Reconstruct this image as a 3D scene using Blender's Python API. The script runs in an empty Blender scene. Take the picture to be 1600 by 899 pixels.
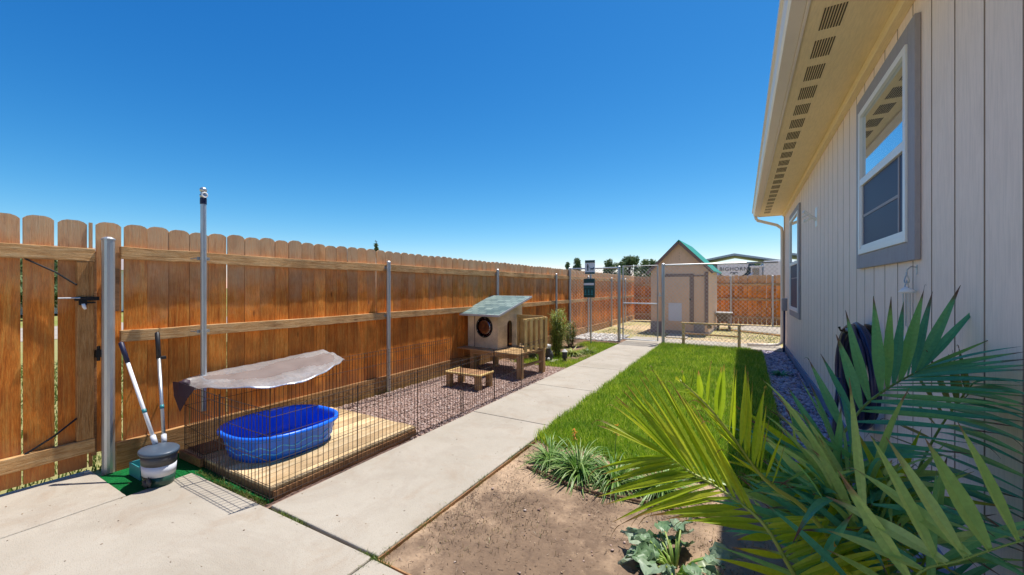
import bpy, math, random
import numpy as np
from mathutils import Vector, Matrix
random.seed(7); rng = np.random.default_rng(7)
R = math.radians
SC = bpy.context.scene
COL = SC.collection

# ------------------------------------------------------------------ camera, sky, sun, exposure
FPX = 623.5; YAW = math.atan(355 / FPX); CAMH = 1.5
CF = Vector((-math.sin(YAW), math.cos(YAW), 0)); CR = Vector((math.cos(YAW), math.sin(YAW), 0))
cam = bpy.data.objects.new('camera', bpy.data.cameras.new('camera')); COL.objects.link(cam)
cam.location = (0, 0, CAMH); cam.rotation_euler = (R(90), 0, YAW)
cam.data.sensor_width = 36; cam.data.lens = 36 * FPX / 1600
cam.data.clip_start = 0.05; cam.data.clip_end = 3000
SC.camera = cam

SUN = Vector((0.100, 0.348, 1.0)).normalized()
wd = bpy.data.worlds.new('World'); SC.world = wd; wd.use_nodes = True
wn = wd.node_tree; bgn = wn.nodes['Background']
sky = wn.nodes.new('ShaderNodeTexSky'); sky.sky_type = 'NISHITA'; sky.sun_disc = False
sky.sun_elevation = math.asin(SUN.z); sky.sun_rotation = math.atan2(SUN.x, SUN.y)
sky.altitude = 1600; sky.air_density = 1.0; sky.dust_density = 0.6; sky.ozone_density = 1.6
# high-altitude sky: deep azure overhead easing to pale blue at the horizon
sp3 = wn.nodes.new('ShaderNodeSeparateXYZ'); cb3 = wn.nodes.new('ShaderNodeCombineXYZ'); wn.links.new(sky.outputs[0], sp3.inputs[0])
for ch, (ref, top, ex) in enumerate(((4.4, .42, 2.4), (6.18, .71, 1.34), (7.65, .88, .86))):
    d_ = wn.nodes.new('ShaderNodeMath'); d_.operation = 'DIVIDE'; d_.inputs[1].default_value = ref; wn.links.new(sp3.outputs[ch], d_.inputs[0])
    p_ = wn.nodes.new('ShaderNodeMath'); p_.operation = 'POWER'; p_.inputs[1].default_value = ex; wn.links.new(d_.outputs[0], p_.inputs[0])
    m_ = wn.nodes.new('ShaderNodeMath'); m_.operation = 'MULTIPLY'; m_.inputs[1].default_value = top * 2.8; wn.links.new(p_.outputs[0], m_.inputs[0])
    wn.links.new(m_.outputs[0], cb3.inputs[ch])
wn.links.new(cb3.outputs[0], bgn.inputs['Color'])
bgn.inputs['Strength'].default_value = 0.15
sl = bpy.data.lights.new('sun', 'SUN'); sl.energy = 2.15; sl.angle = R(0.53); sl.color = (1.0, 0.95, 0.87)
so = bpy.data.objects.new('sun', sl); COL.objects.link(so)
so.rotation_euler = SUN.to_track_quat('Z', 'Y').to_euler()
SC.view_settings.view_transform = 'Standard'; SC.view_settings.look = 'None'
SC.view_settings.exposure = 1.58; SC.view_settings.gamma = 1.0
SC.view_settings.use_curve_mapping = False
SC.cycles.max_bounces = 10; SC.cycles.diffuse_bounces = 8; SC.cycles.transparent_max_bounces = 16

def at(u, v, D):
    """a measured direction and distance turned into a point of the place"""
    return CF * D + CR * (D * (u - 800) / FPX) + Vector((0, 0, CAMH + D * (449.5 - v) / FPX))

# ------------------------------------------------------------------ mesh helpers
class MB:
    def __init__(s): s.v = []; s.f = []; s.m = []
    def add(s, vs, fs, mi=0):
        o = len(s.v); s.v += [tuple(p) for p in vs]; s.f += [tuple(i + o for i in f) for f in fs]; s.m += [mi] * len(fs)
    def box(s, a, b, mi=0, M=None):
        x0, y0, z0 = a; x1, y1, z1 = b
        vs = [(x0,y0,z0),(x1,y0,z0),(x1,y1,z0),(x0,y1,z0),(x0,y0,z1),(x1,y0,z1),(x1,y1,z1),(x0,y1,z1)]
        if M is not None: vs = [M @ Vector(p) for p in vs]
        s.add(vs, [(0,3,2,1),(4,5,6,7),(0,1,5,4),(1,2,6,5),(2,3,7,6),(3,0,4,7)], mi)
    def beam(s, p, q, w, h, up=(0,0,1), mi=0):
        p = Vector(p); q = Vector(q); d = (q - p).normalized(); u = Vector(up)
        a = d.cross(u); a = a.normalized() if a.length > 1e-5 else Vector((1,0,0)); b = a.cross(d).normalized()
        vs = []
        for c in (p, q):
            for sx, sy in ((-1,-1),(1,-1),(1,1),(-1,1)): vs.append(c + a * (sx * w / 2) + b * (sy * h / 2))
        s.add(vs, [(0,1,2,3),(7,6,5,4),(0,4,5,1),(1,5,6,2),(2,6,7,3),(3,7,4,0)], mi)
    def tube(s, pts, r, n=8, cap=True, mi=0):
        pts = [Vector(p) for p in pts]; k = len(pts); rs = r if isinstance(r, (list, tuple)) else [r] * k
        prev = None; rings = []
        for i, p in enumerate(pts):
            t = (pts[min(i+1,k-1)] - pts[max(i-1,0)])
            t = t.normalized() if t.length > 1e-9 else Vector((0,0,1))
            if prev is None:
                a = t.cross(Vector((0,0,1))); a = a if a.length > 1e-3 else t.cross(Vector((1,0,0)))
            else: a = prev - t * prev.dot(t)
            if a.length < 1e-6: a = t.orthogonal()
            a.normalize(); prev = a; b = t.cross(a)
            rings.append([p + (a * math.cos(6.28318 * j / n) + b * math.sin(6.28318 * j / n)) * rs[i] for j in range(n)])
        vs = [q for rg in rings for q in rg]; fs = []
        for i in range(k - 1):
            for j in range(n):
                j2 = (j + 1) % n; fs.append((i*n+j, i*n+j2, (i+1)*n+j2, (i+1)*n+j))
        if cap: fs.append(tuple(range(n-1,-1,-1))); fs.append(tuple((k-1)*n + j for j in range(n)))
        s.add(vs, fs, mi)
    def lathe(s, prof, c=(0,0,0), n=24, sx=1, sy=1, mi=0):
        vs = []; k = len(prof)
        for r, z in prof:
            for j in range(n):
                a = 6.2831853 * j / n; vs.append((c[0] + r*sx*math.cos(a), c[1] + r*sy*math.sin(a), c[2] + z))
        fs = []
        for i in range(k-1):
            for j in range(n):
                j2 = (j+1) % n; fs.append((i*n+j, i*n+j2, (i+1)*n+j2, (i+1)*n+j))
        if prof[0][0] > 1e-6: fs.append(tuple(range(n-1,-1,-1)))
        if prof[-1][0] > 1e-6: fs.append(tuple((k-1)*n + j for j in range(n)))
        s.add(vs, fs, mi)
    def prism(s, poly, h, M=None, mi=0):
        """poly in xy, extruded 0..h along z, placed by M"""
        n = len(poly); vs = [(x, y, 0) for x, y in poly] + [(x, y, h) for x, y in poly]
        if M is not None: vs = [M @ Vector(p) for p in vs]
        s.add(vs, [tuple(range(n-1,-1,-1)), tuple(range(n, 2*n))] + [(i, (i+1) % n, n+(i+1) % n, n+i) for i in range(n)], mi)
    def blob(s, c, rx, ry, rz, n=10, k=7, jit=0, mi=0):
        prof = []; vs = []; fs = []
        for i in range(1, k):
            th = math.pi * i / k
            for j in range(n):
                a = 6.2832 * j / n; q = 1 + random.uniform(-jit, jit)
                vs.append((c[0] + rx*q*math.sin(th)*math.cos(a), c[1] + ry*q*math.sin(th)*math.sin(a), c[2] - rz*q*math.cos(th)))
        b = len(vs); vs += [(c[0],c[1],c[2]-rz),(c[0],c[1],c[2]+rz)]
        for i in range(k-2):
            for j in range(n):
                j2 = (j+1) % n; fs.append((i*n+j, i*n+j2, (i+1)*n+j2, (i+1)*n+j))
        for j in range(n):
            fs.append((b, (j+1) % n, j)); fs.append((b+1, (k-2)*n+j, (k-2)*n+(j+1) % n))
        s.add(vs, fs, mi)
    def build(s, name, mat, parent=None, smooth=False, bevel=0, seg=2, solid=0):
        me = bpy.data.meshes.new(name)
        off = parent_world(parent) if parent else (0,0,0)
        vs = [(x-off[0], y-off[1], z-off[2]) for x, y, z in s.v] if parent and not parent.get('_loc') else s.v
        me.from_pydata(vs, [], s.f)
        mats = mat if isinstance(mat, (list, tuple)) else [mat]
        for m in mats: me.materials.append(m)
        if len(mats) > 1: me.polygons.foreach_set('material_index', s.m)
        if smooth: me.polygons.foreach_set('use_smooth', [True] * len(s.f))
        me.update()
        o = bpy.data.objects.new(name, me); COL.objects.link(o)
        if parent: o.parent = parent
        if bevel:
            b = o.modifiers.new('bevel', 'BEVEL'); b.width = bevel; b.segments = seg; b.limit_method = 'ANGLE'; b.angle_limit = R(40)
        if solid:
            b = o.modifiers.new('solid', 'SOLIDIFY'); b.thickness = solid; b.offset = 0
        return o
_world = {}
def parent_world(p):
    t = Vector((0,0,0))
    while p is not None: t = t + p.location; p = p.parent
    return t
def tag(o, label, cat, group=None, kind=None):
    if label: o['label'] = label
    if cat: o['category'] = cat
    if group: o['group'] = group
    if kind: o['kind'] = kind
    return o
def thing(name, label, cat, loc=(0,0,0), group=None, rz=0, local=False):
    o = bpy.data.objects.new(name, None); COL.objects.link(o); o.location = loc; o.empty_display_size = .1
    o.rotation_euler = (0,0,rz)
    tag(o, label, cat, group); LOCAL[o.name] = local
    return o
LOCAL = {}
_build = MB.build
def build2(s, name, mat, parent=None, **k):
    """parts of 'local' things are given in the thing's own frame, others in world space"""
    p = parent; loc = False
    while p is not None:
        if LOCAL.get(p.name): loc = True
        p = p.parent
    if parent is None: return _build(s, name, mat, None, **k)
    if loc:
        o = _build(s, name, mat, None, **k); o.parent = parent; return o
    off = parent_world(parent)
    s.v = [(x-off[0], y-off[1], z-off[2]) for x, y, z in s.v]
    o = _build(s, name, mat, None, **k); o.parent = parent; return o
MB.build = build2
def npmesh(name, V, F, mat, parent=None, smooth=False):
    """V (n,3) array, F (m,k) array"""
    me = bpy.data.meshes.new(name); k = F.shape[1]
    me.vertices.add(len(V)); me.vertices.foreach_set('co', V.astype(np.float32).ravel())
    me.loops.add(F.size); me.loops.foreach_set('vertex_index', F.astype(np.int32).ravel())
    me.polygons.add(len(F)); me.polygons.foreach_set('loop_start', np.arange(0, F.size, k, dtype=np.int32))
    try: me.polygons.foreach_set('loop_total', np.full(len(F), k, dtype=np.int32))
    except Exception: pass
    if smooth: me.polygons.foreach_set('use_smooth', np.ones(len(F), dtype=bool))
    me.materials.append(mat); me.update(calc_edges=True); me.validate()
    o = bpy.data.objects.new(name, me); COL.objects.link(o)
    if parent: o.parent = parent
    return o

# ------------------------------------------------------------------ materials
class NM:
    def __init__(s, name):
        s.m = bpy.data.materials.new(name); s.m.use_nodes = True; s.t = s.m.node_tree; s.n = s.t.nodes; s.b = s.n['Principled BSDF']
        s.out = s.n['Material Output']
    def N(s, ty, **k):
        x = s.n.new(ty)
        for a, b in k.items(): setattr(x, a, b)
        return x
    def L(s, a, b): s.t.links.new(a, b)
    def coord(s, scale=(1,1,1), kind='Object', rot=(0,0,0)):
        c = s.N('ShaderNodeTexCoord'); mp = s.N('ShaderNodeMapping'); mp.inputs['Scale'].default_value = scale; mp.inputs['Rotation'].default_value = rot
        s.L(c.outputs[kind], mp.inputs[0]); return mp.outputs[0]
    def island(s): return s.N('ShaderNodeNewGeometry').outputs['Random Per Island']
    def vadd(s, v, r, amt=37.0):
        mu = s.math('MULTIPLY', r, amt); a = s.N('ShaderNodeVectorMath', operation='ADD'); s.L(v, a.inputs[0]); s.L(mu, a.inputs[1]); return a.outputs[0]
    def noise(s, v, scale, detail=5, rough=.6, dist=0):
        x = s.N('ShaderNodeTexNoise'); x.inputs['Scale'].default_value = scale; x.inputs['Detail'].default_value = detail
        x.inputs['Roughness'].default_value = rough; x.inputs['Distortion'].default_value = dist
        if v is not None: s.L(v, x.inputs['Vector'])
        return x.outputs['Fac']
    def ramp(s, f, stops, interp='LINEAR'):
        x = s.N('ShaderNodeValToRGB'); e = x.color_ramp.elements; x.color_ramp.interpolation = interp
        while len(e) < len(stops): e.new(0.5)
        for i, (p, c) in enumerate(stops):
            e[i].position = p; e[i].color = (c[0], c[1], c[2], 1) if isinstance(c, (tuple, list)) else (c, c, c, 1)
        s.L(f, x.inputs[0]); return x.outputs[0]
    def mix(s, f, a, b, mode='MIX'):
        x = s.N('ShaderNodeMix', data_type='RGBA', blend_type=mode)
        for i, q in ((0, f), (6, a), (7, b)):
            if isinstance(q, (int, float)): x.inputs[i].default_value = q
            elif isinstance(q, (tuple, list)): x.inputs[i].default_value = (*q[:3], 1)
            else: s.L(q, x.inputs[i])
        return x.outputs[2]
    def math(s, op, a, b=None, c=None, clamp=False):
        x = s.N('ShaderNodeMath', operation=op); x.use_clamp = clamp
        for i, q in enumerate((a, b, c)):
            if q is None: continue
            if isinstance(q, (int, float)): x.inputs[i].default_value = q
            else: s.L(q, x.inputs[i])
        return x.outputs[0]
    def sep(s, v):
        x = s.N('ShaderNodeSeparateXYZ'); s.L(v, x.inputs[0]); return x.outputs
    def bump(s, h, strength=.4, dist=.01):
        x = s.N('ShaderNodeBump'); x.inputs['Strength'].default_value = strength; x.inputs['Distance'].default_value = dist
        s.L(h, x.inputs['Height']); s.L(x.outputs[0], s.b.inputs['Normal']); return x
    def done(s, col=None, rough=.6, metal=0, spec=.5):
        if col is not None:
            if isinstance(col, (tuple, list)): s.b.inputs['Base Color'].default_value = (*col[:3], 1)
            else: s.L(col, s.b.inputs['Base Color'])
        if isinstance(rough, (int, float)): s.b.inputs['Roughness'].default_value = rough
        else: s.L(rough, s.b.inputs['Roughness'])
        s.b.inputs['Metallic'].default_value = metal; s.b.inputs['Specular IOR Level'].default_value = spec
        return s.m

def wood_mat(name, dark, mid, light, axis='Z', grey=None, grey_z=None, grain=1.0, rough=.75, bump=.5, island=True):
    m = NM(name); st = {'Z': (14,14,.9), 'Y': (14,.9,14), 'X': (.9,14,14)}[axis]
    v = m.coord(st); base = m.coord((1,1,1))
    isl = m.island() if island else None
    if island: v = m.vadd(v, isl); base2 = m.vadd(base, isl, 5.0)
    else: base2 = base
    n1 = m.noise(v, 2.2*grain, 6, .62, 1.2); n2 = m.noise(base2, 3.0, 3, .5); n3 = m.noise(v, 11*grain, 4, .7, .4)
    f = m.math('ADD', m.math('MULTIPLY', n1, .62), m.math('MULTIPLY', n3, .38))
    c = m.ramp(f, [(.30, dark), (.47, mid), (.62, light), (.8, mid)])
    if island:
        c = m.mix(m.math('MULTIPLY', isl, .55), c, m.mix(.5, dark, mid))
        br = m.ramp(m.math('FRACT', m.math('MULTIPLY', isl, 7.31)), [(0, (.78,.74,.70)), (.5, 1.0), (1, (1.18,1.18,1.15))])
        c = m.mix(1.0, c, br, 'MULTIPLY')
    c = m.mix(.8, c, m.ramp(n2, [(.3, .55), (.7, 1.2)]), 'MULTIPLY'); c = m.mix(.55, c, m.ramp(m.noise(v, 26*grain, 3, .75, .3), [(.36, .58), (.62, 1.2)]), 'MULTIPLY')
    # knots
    vo = m.N('ShaderNodeTexVoronoi'); vo.inputs['Scale'].default_value = 1.0
    kv = m.N('ShaderNodeVectorMath', operation='MULTIPLY'); m.L(base2, kv.inputs[0])
    kv.inputs[1].default_value = {'Z': (7,7,2.2), 'Y': (7,2.2,7), 'X': (2.2,7,7)}[axis]; m.L(kv.outputs[0], vo.inputs['Vector'])
    kn = m.ramp(vo.outputs['Distance'], [(.045, 1), (.11, 0)])
    c = m.mix(m.math('MULTIPLY', kn, .7), c, tuple(x*.35 for x in dark))
    if grey:
        z = m.sep(m.coord())[2]
        zz = m.math('ADD', z, m.math('MULTIPLY', m.math('SUBTRACT', m.noise(base2, 5, 3), .5), .7))
        if island: zz = m.math('ADD', zz, m.math('MULTIPLY', isl, .25))
        g = m.N('ShaderNodeMapRange'); g.inputs[1].default_value = grey_z[0]; g.inputs[2].default_value = grey_z[1]; m.L(zz, g.inputs[0])
        gg = m.math('MULTIPLY', g.outputs[0], m.ramp(n3, [(.3, .55), (.7, 1)]))
        c = m.mix(gg, c, grey)
    if grey:      # water stains and soil splash along the foot of the boards
        zl = m.sep(m.coord())[2]; sp_ = m.math('ADD', zl, m.math('MULTIPLY', m.math('SUBTRACT', m.noise(base2, 9, 4), .5), .35))
        c = m.mix(m.math('MULTIPLY', m.ramp(sp_, [(.22, 1), (.42, 0)]), .45), c, (.30,.18,.10))
        ws = m.noise(m.coord((5,5,1.1)), 1.0, 5, .7, 1.5); c = m.mix(m.math('MULTIPLY', m.ramp(ws, [(.53, 0), (.62, 1)]), .28), c, (.30,.10,.03))
    m.bump(m.math('ADD', n1, m.math('MULTIPLY', n3, .6)), bump, .006)
    return m.done(c, rough, 0, .25)

M_picket = wood_mat('cedar_picket', (.33,.068,.010), (.82,.25,.034), (.94,.44,.095), 'Z', grey=(.66,.47,.28), grey_z=(1.45, 2.15))
M_rail = wood_mat('rough_rail', (.26,.10,.03), (.74,.42,.17), (.92,.66,.35), 'Y', grain=1.6, bump=.9)
M_railx = wood_mat('rough_rail_cross', (.26,.10,.03), (.74,.42,.17), (.92,.66,.35), 'X', grain=1.6, bump=.9)
M_kick = wood_mat('kick_board', (.18,.07,.025), (.56,.29,.11), (.78,.50,.24), 'Y', grain=1.8, bump=1.0)
M_stile = wood_mat('gate_stile', (.22,.08,.02), (.56,.27,.09), (.76,.46,.20), 'Z', grain=1.5, bump=.9)
M_deck = wood_mat('deck_plank', (.40,.25,.12), (.64,.45,.24), (.76,.60,.38), 'Y', bump=.3)
M_ply = wood_mat('playhouse_board', (.76,.60,.37), (.85,.69,.44), (.90,.75,.50), 'Y', bump=.04, island=False)
M_pine = wood_mat('pine_post', (.36,.20,.08), (.58,.37,.17), (.72,.52,.28), 'Z', bump=.3)
M_pinex = wood_mat('pine_board', (.36,.20,.08), (.58,.37,.17), (.72,.52,.28), 'X', bump=.3)
M_yel = wood_mat('yellow_pine', (.48,.29,.08), (.70,.48,.18), (.80,.62,.32), 'Z', bump=.2)
M_stain = wood_mat('dark_stained_board', (.16,.07,.03), (.36,.19,.09), (.48,.28,.14), 'Y', bump=.3)

def metal_mat(name, col=(.55,.57,.58), rough=.42, metal=.85, mott=.25):
    m = NM(name); v = m.coord(); n = m.noise(v, 26, 5, .7); n2 = m.noise(v, 3.5, 3, .6)
    c = m.mix(m.math('MULTIPLY', n, mott*1.6), col, tuple(x*.55 for x in col)); c = m.mix(m.math('MULTIPLY', n2, .5), c, tuple(x*1.15 for x in col))
    m.bump(n, .08, .002)
    return m.done(c, m.ramp(n2, [(.3, rough-.08), (.7, rough+.14)]), metal)
M_galv = metal_mat('galvanised_steel')
M_galvd = metal_mat('dull_galvanised_wire', (.62,.62,.60), .5, .6)
M_wire = metal_mat('rusty_pen_wire', (.06,.04,.03), .6, .3)
M_black = metal_mat('black_metal', (.02,.02,.022), .45, .5)

def paint_mat(name, col, rough=.5, dirt=.25, bumpy=.05, spec=.5, grain=None):
    m = NM(name); v = m.coord(); n = m.noise(v, 4, 6, .65); f = m.noise(v, 60, 3, .6)
    c = m.mix(m.math('MULTIPLY', m.ramp(n, [(.4, 0), (.75, 1)]), dirt), col, tuple(x*.6 for x in col))
    if grain:
        gv = m.coord(grain); g = m.noise(gv, 6, 4, .7, .6)
        c = m.mix(m.math('MULTIPLY', m.ramp(g, [(.42, 0), (.62, 1)]), .35), c, tuple(x*.72 for x in col)); m.bump(g, bumpy*4, .003)
    else: m.bump(f, bumpy, .002)
    return m.done(c, rough, 0, spec)
M_siding = paint_mat('tan_siding_paint', (.95,.785,.675), .65, .14, .06, .3, grain=(9,9,.7))
M_groove = paint_mat('siding_groove', (.45,.36,.30), .8, .3, .06, .1)  # darker groove faces: settled dirt, plus recess shade put into the colour
M_trim = paint_mat('grey_trim_paint', (.36,.34,.37), .6, .2, .06, .3, grain=(9,9,1.5))
M_corner = paint_mat('tan_corner_trim', (.60,.48,.38), .6, .2, .05, .3)
M_soffit = paint_mat('soffit_paint', (.95,.77,.46), .6, .12, .1, .3, grain=(14,1.2,14))
M_gutter = paint_mat('gutter_enamel', (.84,.75,.64), .35, .1, .01)
M_white = paint_mat('white_vinyl', (.82,.83,.84), .35, .06, .01)
M_found = paint_mat('bluegrey_foundation', (.22,.27,.36), .7, .3, .2, .2)
M_slit = paint_mat('vent_slit', (.09,.06,.03), .8, .1)
M_shed = paint_mat('shed_tan_paint', (.80,.55,.36), .7, .2, .06, .2, grain=(9,9,.7))
M_shedtrim = paint_mat('shed_brown_trim', (.25,.17,.14), .7, .2, .05, .2)
M_shedgrey = paint_mat('shed_base_grey', (.33,.29,.28), .8, .4, .2, .2)
M_bluepool = paint_mat('blue_pool_plastic', (.008,.155,.86), .33, .06, .01)
M_bluepool2 = paint_mat('pale_blue_wave', (.10,.50,.95), .33, .02, .01)
M_green = paint_mat('green_shed_roof', (.02,.27,.17), .5, .2, .05)
M_greysh = paint_mat('metal_edge', (.55,.55,.55), .4, .1, .02)
M_dkgreen = paint_mat('dark_green_plastic', (.012,.07,.06), .4, .1, .02)
M_bone = paint_mat('white_print', (.88,.88,.88), .5, .1, .01)
M_maroon = paint_mat('dark_red_inside', (.07,.008,.006), .8, .1, .02)
M_navyhose = paint_mat('navy_hose', (.025,.028,.085), .38, .1, .05)
M_grip = paint_mat('navy_grip', (.012,.014,.05), .5, .1)
M_dkgrip = paint_mat('black_grip', (.015,.013,.013), .5, .1)
M_lid = paint_mat('slate_lid', (.06,.09,.13), .4, .2, .03)
M_binw = paint_mat('bin_label_white', (.66,.68,.74), .5, .15, .02)
M_binb = paint_mat('bin_charcoal', (.07,.07,.075), .5, .2, .05)
M_binbase = paint_mat('clear_green_base', (.03,.08,.055), .2, .6, .05)
M_teal = paint_mat('teal_plastic', (.03,.24,.27), .4, .2, .03)
M_bluepot = paint_mat('blue_glazed_pot', (.01,.07,.42), .2, .1, .02)
M_stone = paint_mat('statue_dark_stone', (.05,.05,.055), .6, .3, .2)
M_stonew = paint_mat('statue_pale_stone', (.55,.54,.52), .6, .3, .2)
M_letter = paint_mat('navy_lettering', (.015,.04,.07), .5, .05, .01)
M_trailer = paint_mat('trailer_gelcoat', (.86,.88,.92), .25, .05, .01)
M_trailerdk = paint_mat('trailer_dark_band', (.02,.05,.07), .25, .05, .01)
M_planter = paint_mat('weathered_planter', (.17,.12,.09), .8, .5, .3)
M_peat = paint_mat('potting_soil', (.05,.03,.02), .9, .4, .5)

# glass
def glass_mat(name, col, rough=.02, metal=.0, coat=1.0):
    m = NM(name); v = m.coord(); m.bump(m.noise(v, 1.3, 2, .5), .12, .01)
    m.b.inputs['Coat Weight'].default_value = coat; m.b.inputs['Coat Roughness'].default_value = .01; m.b.inputs['Coat IOR'].default_value = 2.0
    return m.done(col, rough, metal, 1.0 if coat else .25)
M_glass = glass_mat('window_glass', (.42,.55,.66), .03, .85)
M_screen = glass_mat('window_screen', (.04,.05,.11), .5, .0, .0)
M_porthole = glass_mat('porthole_glass', (.05,.01,.012), .1, .0, .8)
M_dark = glass_mat('dark_window', (.02,.03,.03), .1, .2)

# concrete
def concrete():
    m = NM('concrete'); v = m.coord()
    n1 = m.noise(v, 1.1, 7, .62); n2 = m.noise(v, 14, 6, .7); n3 = m.noise(v, 160, 3, .6); n4 = m.noise(v, 3.1, 5, .7, .8)
    c = m.ramp(n1, [(.3, (.345,.305,.245)), (.55, (.415,.37,.305)), (.8, (.46,.42,.35))])
    c = m.mix(m.math('MULTIPLY', m.ramp(n4, [(.52, 0), (.72, 1)]), .5), c, (.33,.25,.18)); n5 = m.noise(m.coord((1,1,1)), .55, 6, .7, 1.5); c = m.mix(m.math('MULTIPLY', m.ramp(n5, [(.50, 0), (.56, .7), (.60, 0)]), .35), c, (.30,.25,.20))
    c = m.mix(m.math('MULTIPLY', m.ramp(n2, [(.56, 0), (.72, 1)]), .35), c, (.34,.29,.24))
    c = m.mix(m.math('MULTIPLY', m.ramp(n3, [(.56, 0), (.66, 1)]), .6), c, (.24,.20,.165))
    vo = m.N('ShaderNodeTexVoronoi'); vo.inputs['Scale'].default_value = 5.5; m.L(v, vo.inputs['Vector'])
    c = m.mix(m.math('MULTIPLY', m.ramp(vo.outputs['Distance'], [(.022, 1), (.05, 0)]), .75), c, (.10,.07,.05))
    m.bump(m.math('ADD', n2, n3), .5, .006)
    return m.done(c, .85, 0, .2)
M_conc = concrete()
def dirt(name, a, b, d, sc=1.0, twigs=.5, patch=None):
    m = NM(name); v = m.coord()
    n1 = m.noise(v, .9*sc, 6, .65, .3); n2 = m.noise(v, 9, 8, .75, .2); n3 = m.noise(v, 70*sc, 4, .7)
    c = m.ramp(n2, [(.28, b), (.5, a), (.75, tuple(x*1.18 for x in a))])
    c = m.mix(m.ramp(m.math('ADD', m.math('MULTIPLY', n1, .75), m.math('MULTIPLY', n2, .25)), [(.46, 0), (.555, twigs)]), c, d)
    if patch:     # a worn area dressed with old bark mulch
        dv = m.N('ShaderNodeVectorMath', operation='DISTANCE'); m.L(v, dv.inputs[0]); dv.inputs[1].default_value = (*patch[0], 0)
        pf = m.math('ADD', m.math('DIVIDE', dv.outputs['Value'], patch[1]), m.math('MULTIPLY', m.math('SUBTRACT', m.noise(v, 3.0, 6, .7), .5), 2.4))
        c = m.mix(m.math('MULTIPLY', m.ramp(pf, [(.45, 1), (.98, 0)]), .85), c, m.ramp(n2, [(.3, (.09,.06,.045)), (.7, (.22,.15,.10))]))
    c = m.mix(m.math('MULTIPLY', m.ramp(n3, [(.56, 0), (.68, 1)]), .35), c, tuple(x*.5 for x in b))
    c = m.mix(m.math('MULTIPLY', m.ramp(n3, [(.25, 1), (.36, 0)]), .35), c, (.62,.50,.38))
    m.bump(m.math('ADD', m.math('MULTIPLY', n2, 1.0), m.math('MULTIPLY', n3, .2)), .55, .025)
    return m.done(c, .95, 0, .1)
M_dirt = dirt('sandy_dirt', (.46,.325,.215), (.36,.245,.16), (.19,.135,.09), .75, .8, patch=((-1.05,2.0), 1.1))
M_yard = dirt('dry_yard', (.52,.40,.24), (.42,.29,.16), (.30,.30,.09), .5, .6)
M_far = dirt('far_field', (.22,.25,.06), (.30,.27,.11), (.40,.33,.18), .12, .5)
M_mulch = dirt('mulch', (.30,.19,.13), (.16,.09,.06), (.08,.05,.035), 2.0, .5)
def pebble(name, cols):
    m = NM(name); i = m.island(); v = m.coord(); c = m.ramp(i, cols); n = m.noise(v, 60, 4, .6)
    c = m.mix(.6, c, m.ramp(n, [(.3, .6), (.7, 1.2)]), 'MULTIPLY'); return m.done(c, .8, 0, .25)
M_gravel = pebble('brown_gravel', [(0,(.20,.12,.095)),(.25,(.33,.21,.165)),(.5,(.42,.29,.235)),(.75,(.50,.36,.30)),(.92,(.36,.27,.24)),(1,(.62,.52,.45))])
M_gravbase = dirt('gravel_base', (.27,.17,.13), (.15,.09,.07), (.20,.13,.10), 5, .4)
M_blue_rock = pebble('grey_violet_rock', [(0,(.22,.20,.28)),(.3,(.38,.34,.44)),(.6,(.52,.46,.54)),(.85,(.66,.58,.62)),(1,(.30,.29,.42))])
M_white_rock = pebble('white_rock', [(0,(.45,.42,.38)),(.5,(.62,.59,.54)),(1,(.75,.72,.68))])
# leaves
def leaf_mat(name, stops, tip=None, trans=.35, rough=.42, zgrad=None):
    m = NM(name); i = m.island(); v = m.coord(); n = m.noise(v, 8, 4, .6)
    f = m.math('ADD', m.math('MULTIPLY', i, .7), m.math('MULTIPLY', n, .3))
    c = m.ramp(f, stops)
    st = m.noise(m.coord((60,60,60)), 1.4, 2, .5); c = m.mix(.35, c, m.ramp(st, [(.3, .7), (.7, 1.2)]), 'MULTIPLY')
    if name == 'lawn_blade': c = m.mix(.8, c, m.ramp(m.noise(v, 2.3, 4, .6), [(.35, (.62,.78,.7)), (.65, (1.2,1.12,1.0))]), 'MULTIPLY')
    if tip:
        a = m.N('ShaderNodeAttribute', attribute_name='tip')
        tf = m.math('ADD', m.math('ADD', a.outputs['Fac'], m.math('MULTIPLY', m.math('SUBTRACT', m.math('FRACT', m.math('MULTIPLY', i, 13.7)), .6), .16)), m.math('MULTIPLY', m.math('SUBTRACT', m.noise(v, 14, 3), .5), .40))
        c = m.mix(m.ramp(tf, [(.80, 0), (.93, 1)]), c, tip)
    m.done(c, rough, 0, .4)
    tr = m.N('ShaderNodeBsdfTranslucent'); m.L(c, tr.inputs[0]); mx = m.N('ShaderNodeMixShader'); mx.inputs[0].default_value = trans
    m.L(m.b.outputs[0], mx.inputs[1]); m.L(tr.outputs[0], mx.inputs[2]); m.L(mx.outputs[0], m.out.inputs[0])
    return m.m
M_grass = leaf_mat('lawn_blade', [(0,(.04,.13,.01)),(.3,(.21,.39,.02)),(.65,(.50,.66,.05)),(1,(.98,.90,.30))], trans=.4, rough=.5)
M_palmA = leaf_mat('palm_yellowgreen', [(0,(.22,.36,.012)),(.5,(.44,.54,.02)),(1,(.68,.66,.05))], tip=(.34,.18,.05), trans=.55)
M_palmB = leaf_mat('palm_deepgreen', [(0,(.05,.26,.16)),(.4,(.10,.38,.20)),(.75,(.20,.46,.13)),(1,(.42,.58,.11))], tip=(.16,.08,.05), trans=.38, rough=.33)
M_palmC = leaf_mat('palm_midgreen', [(0,(.28,.46,.09)),(.5,(.46,.62,.16)),(1,(.64,.70,.28))], tip=(.30,.18,.08), trans=.45, rough=.38)
M_palmBr = leaf_mat('palm_brownish', [(0,(.12,.20,.04)),(.5,(.28,.28,.09)),(1,(.48,.38,.20))], tip=(.16,.08,.05), trans=.25)
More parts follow.
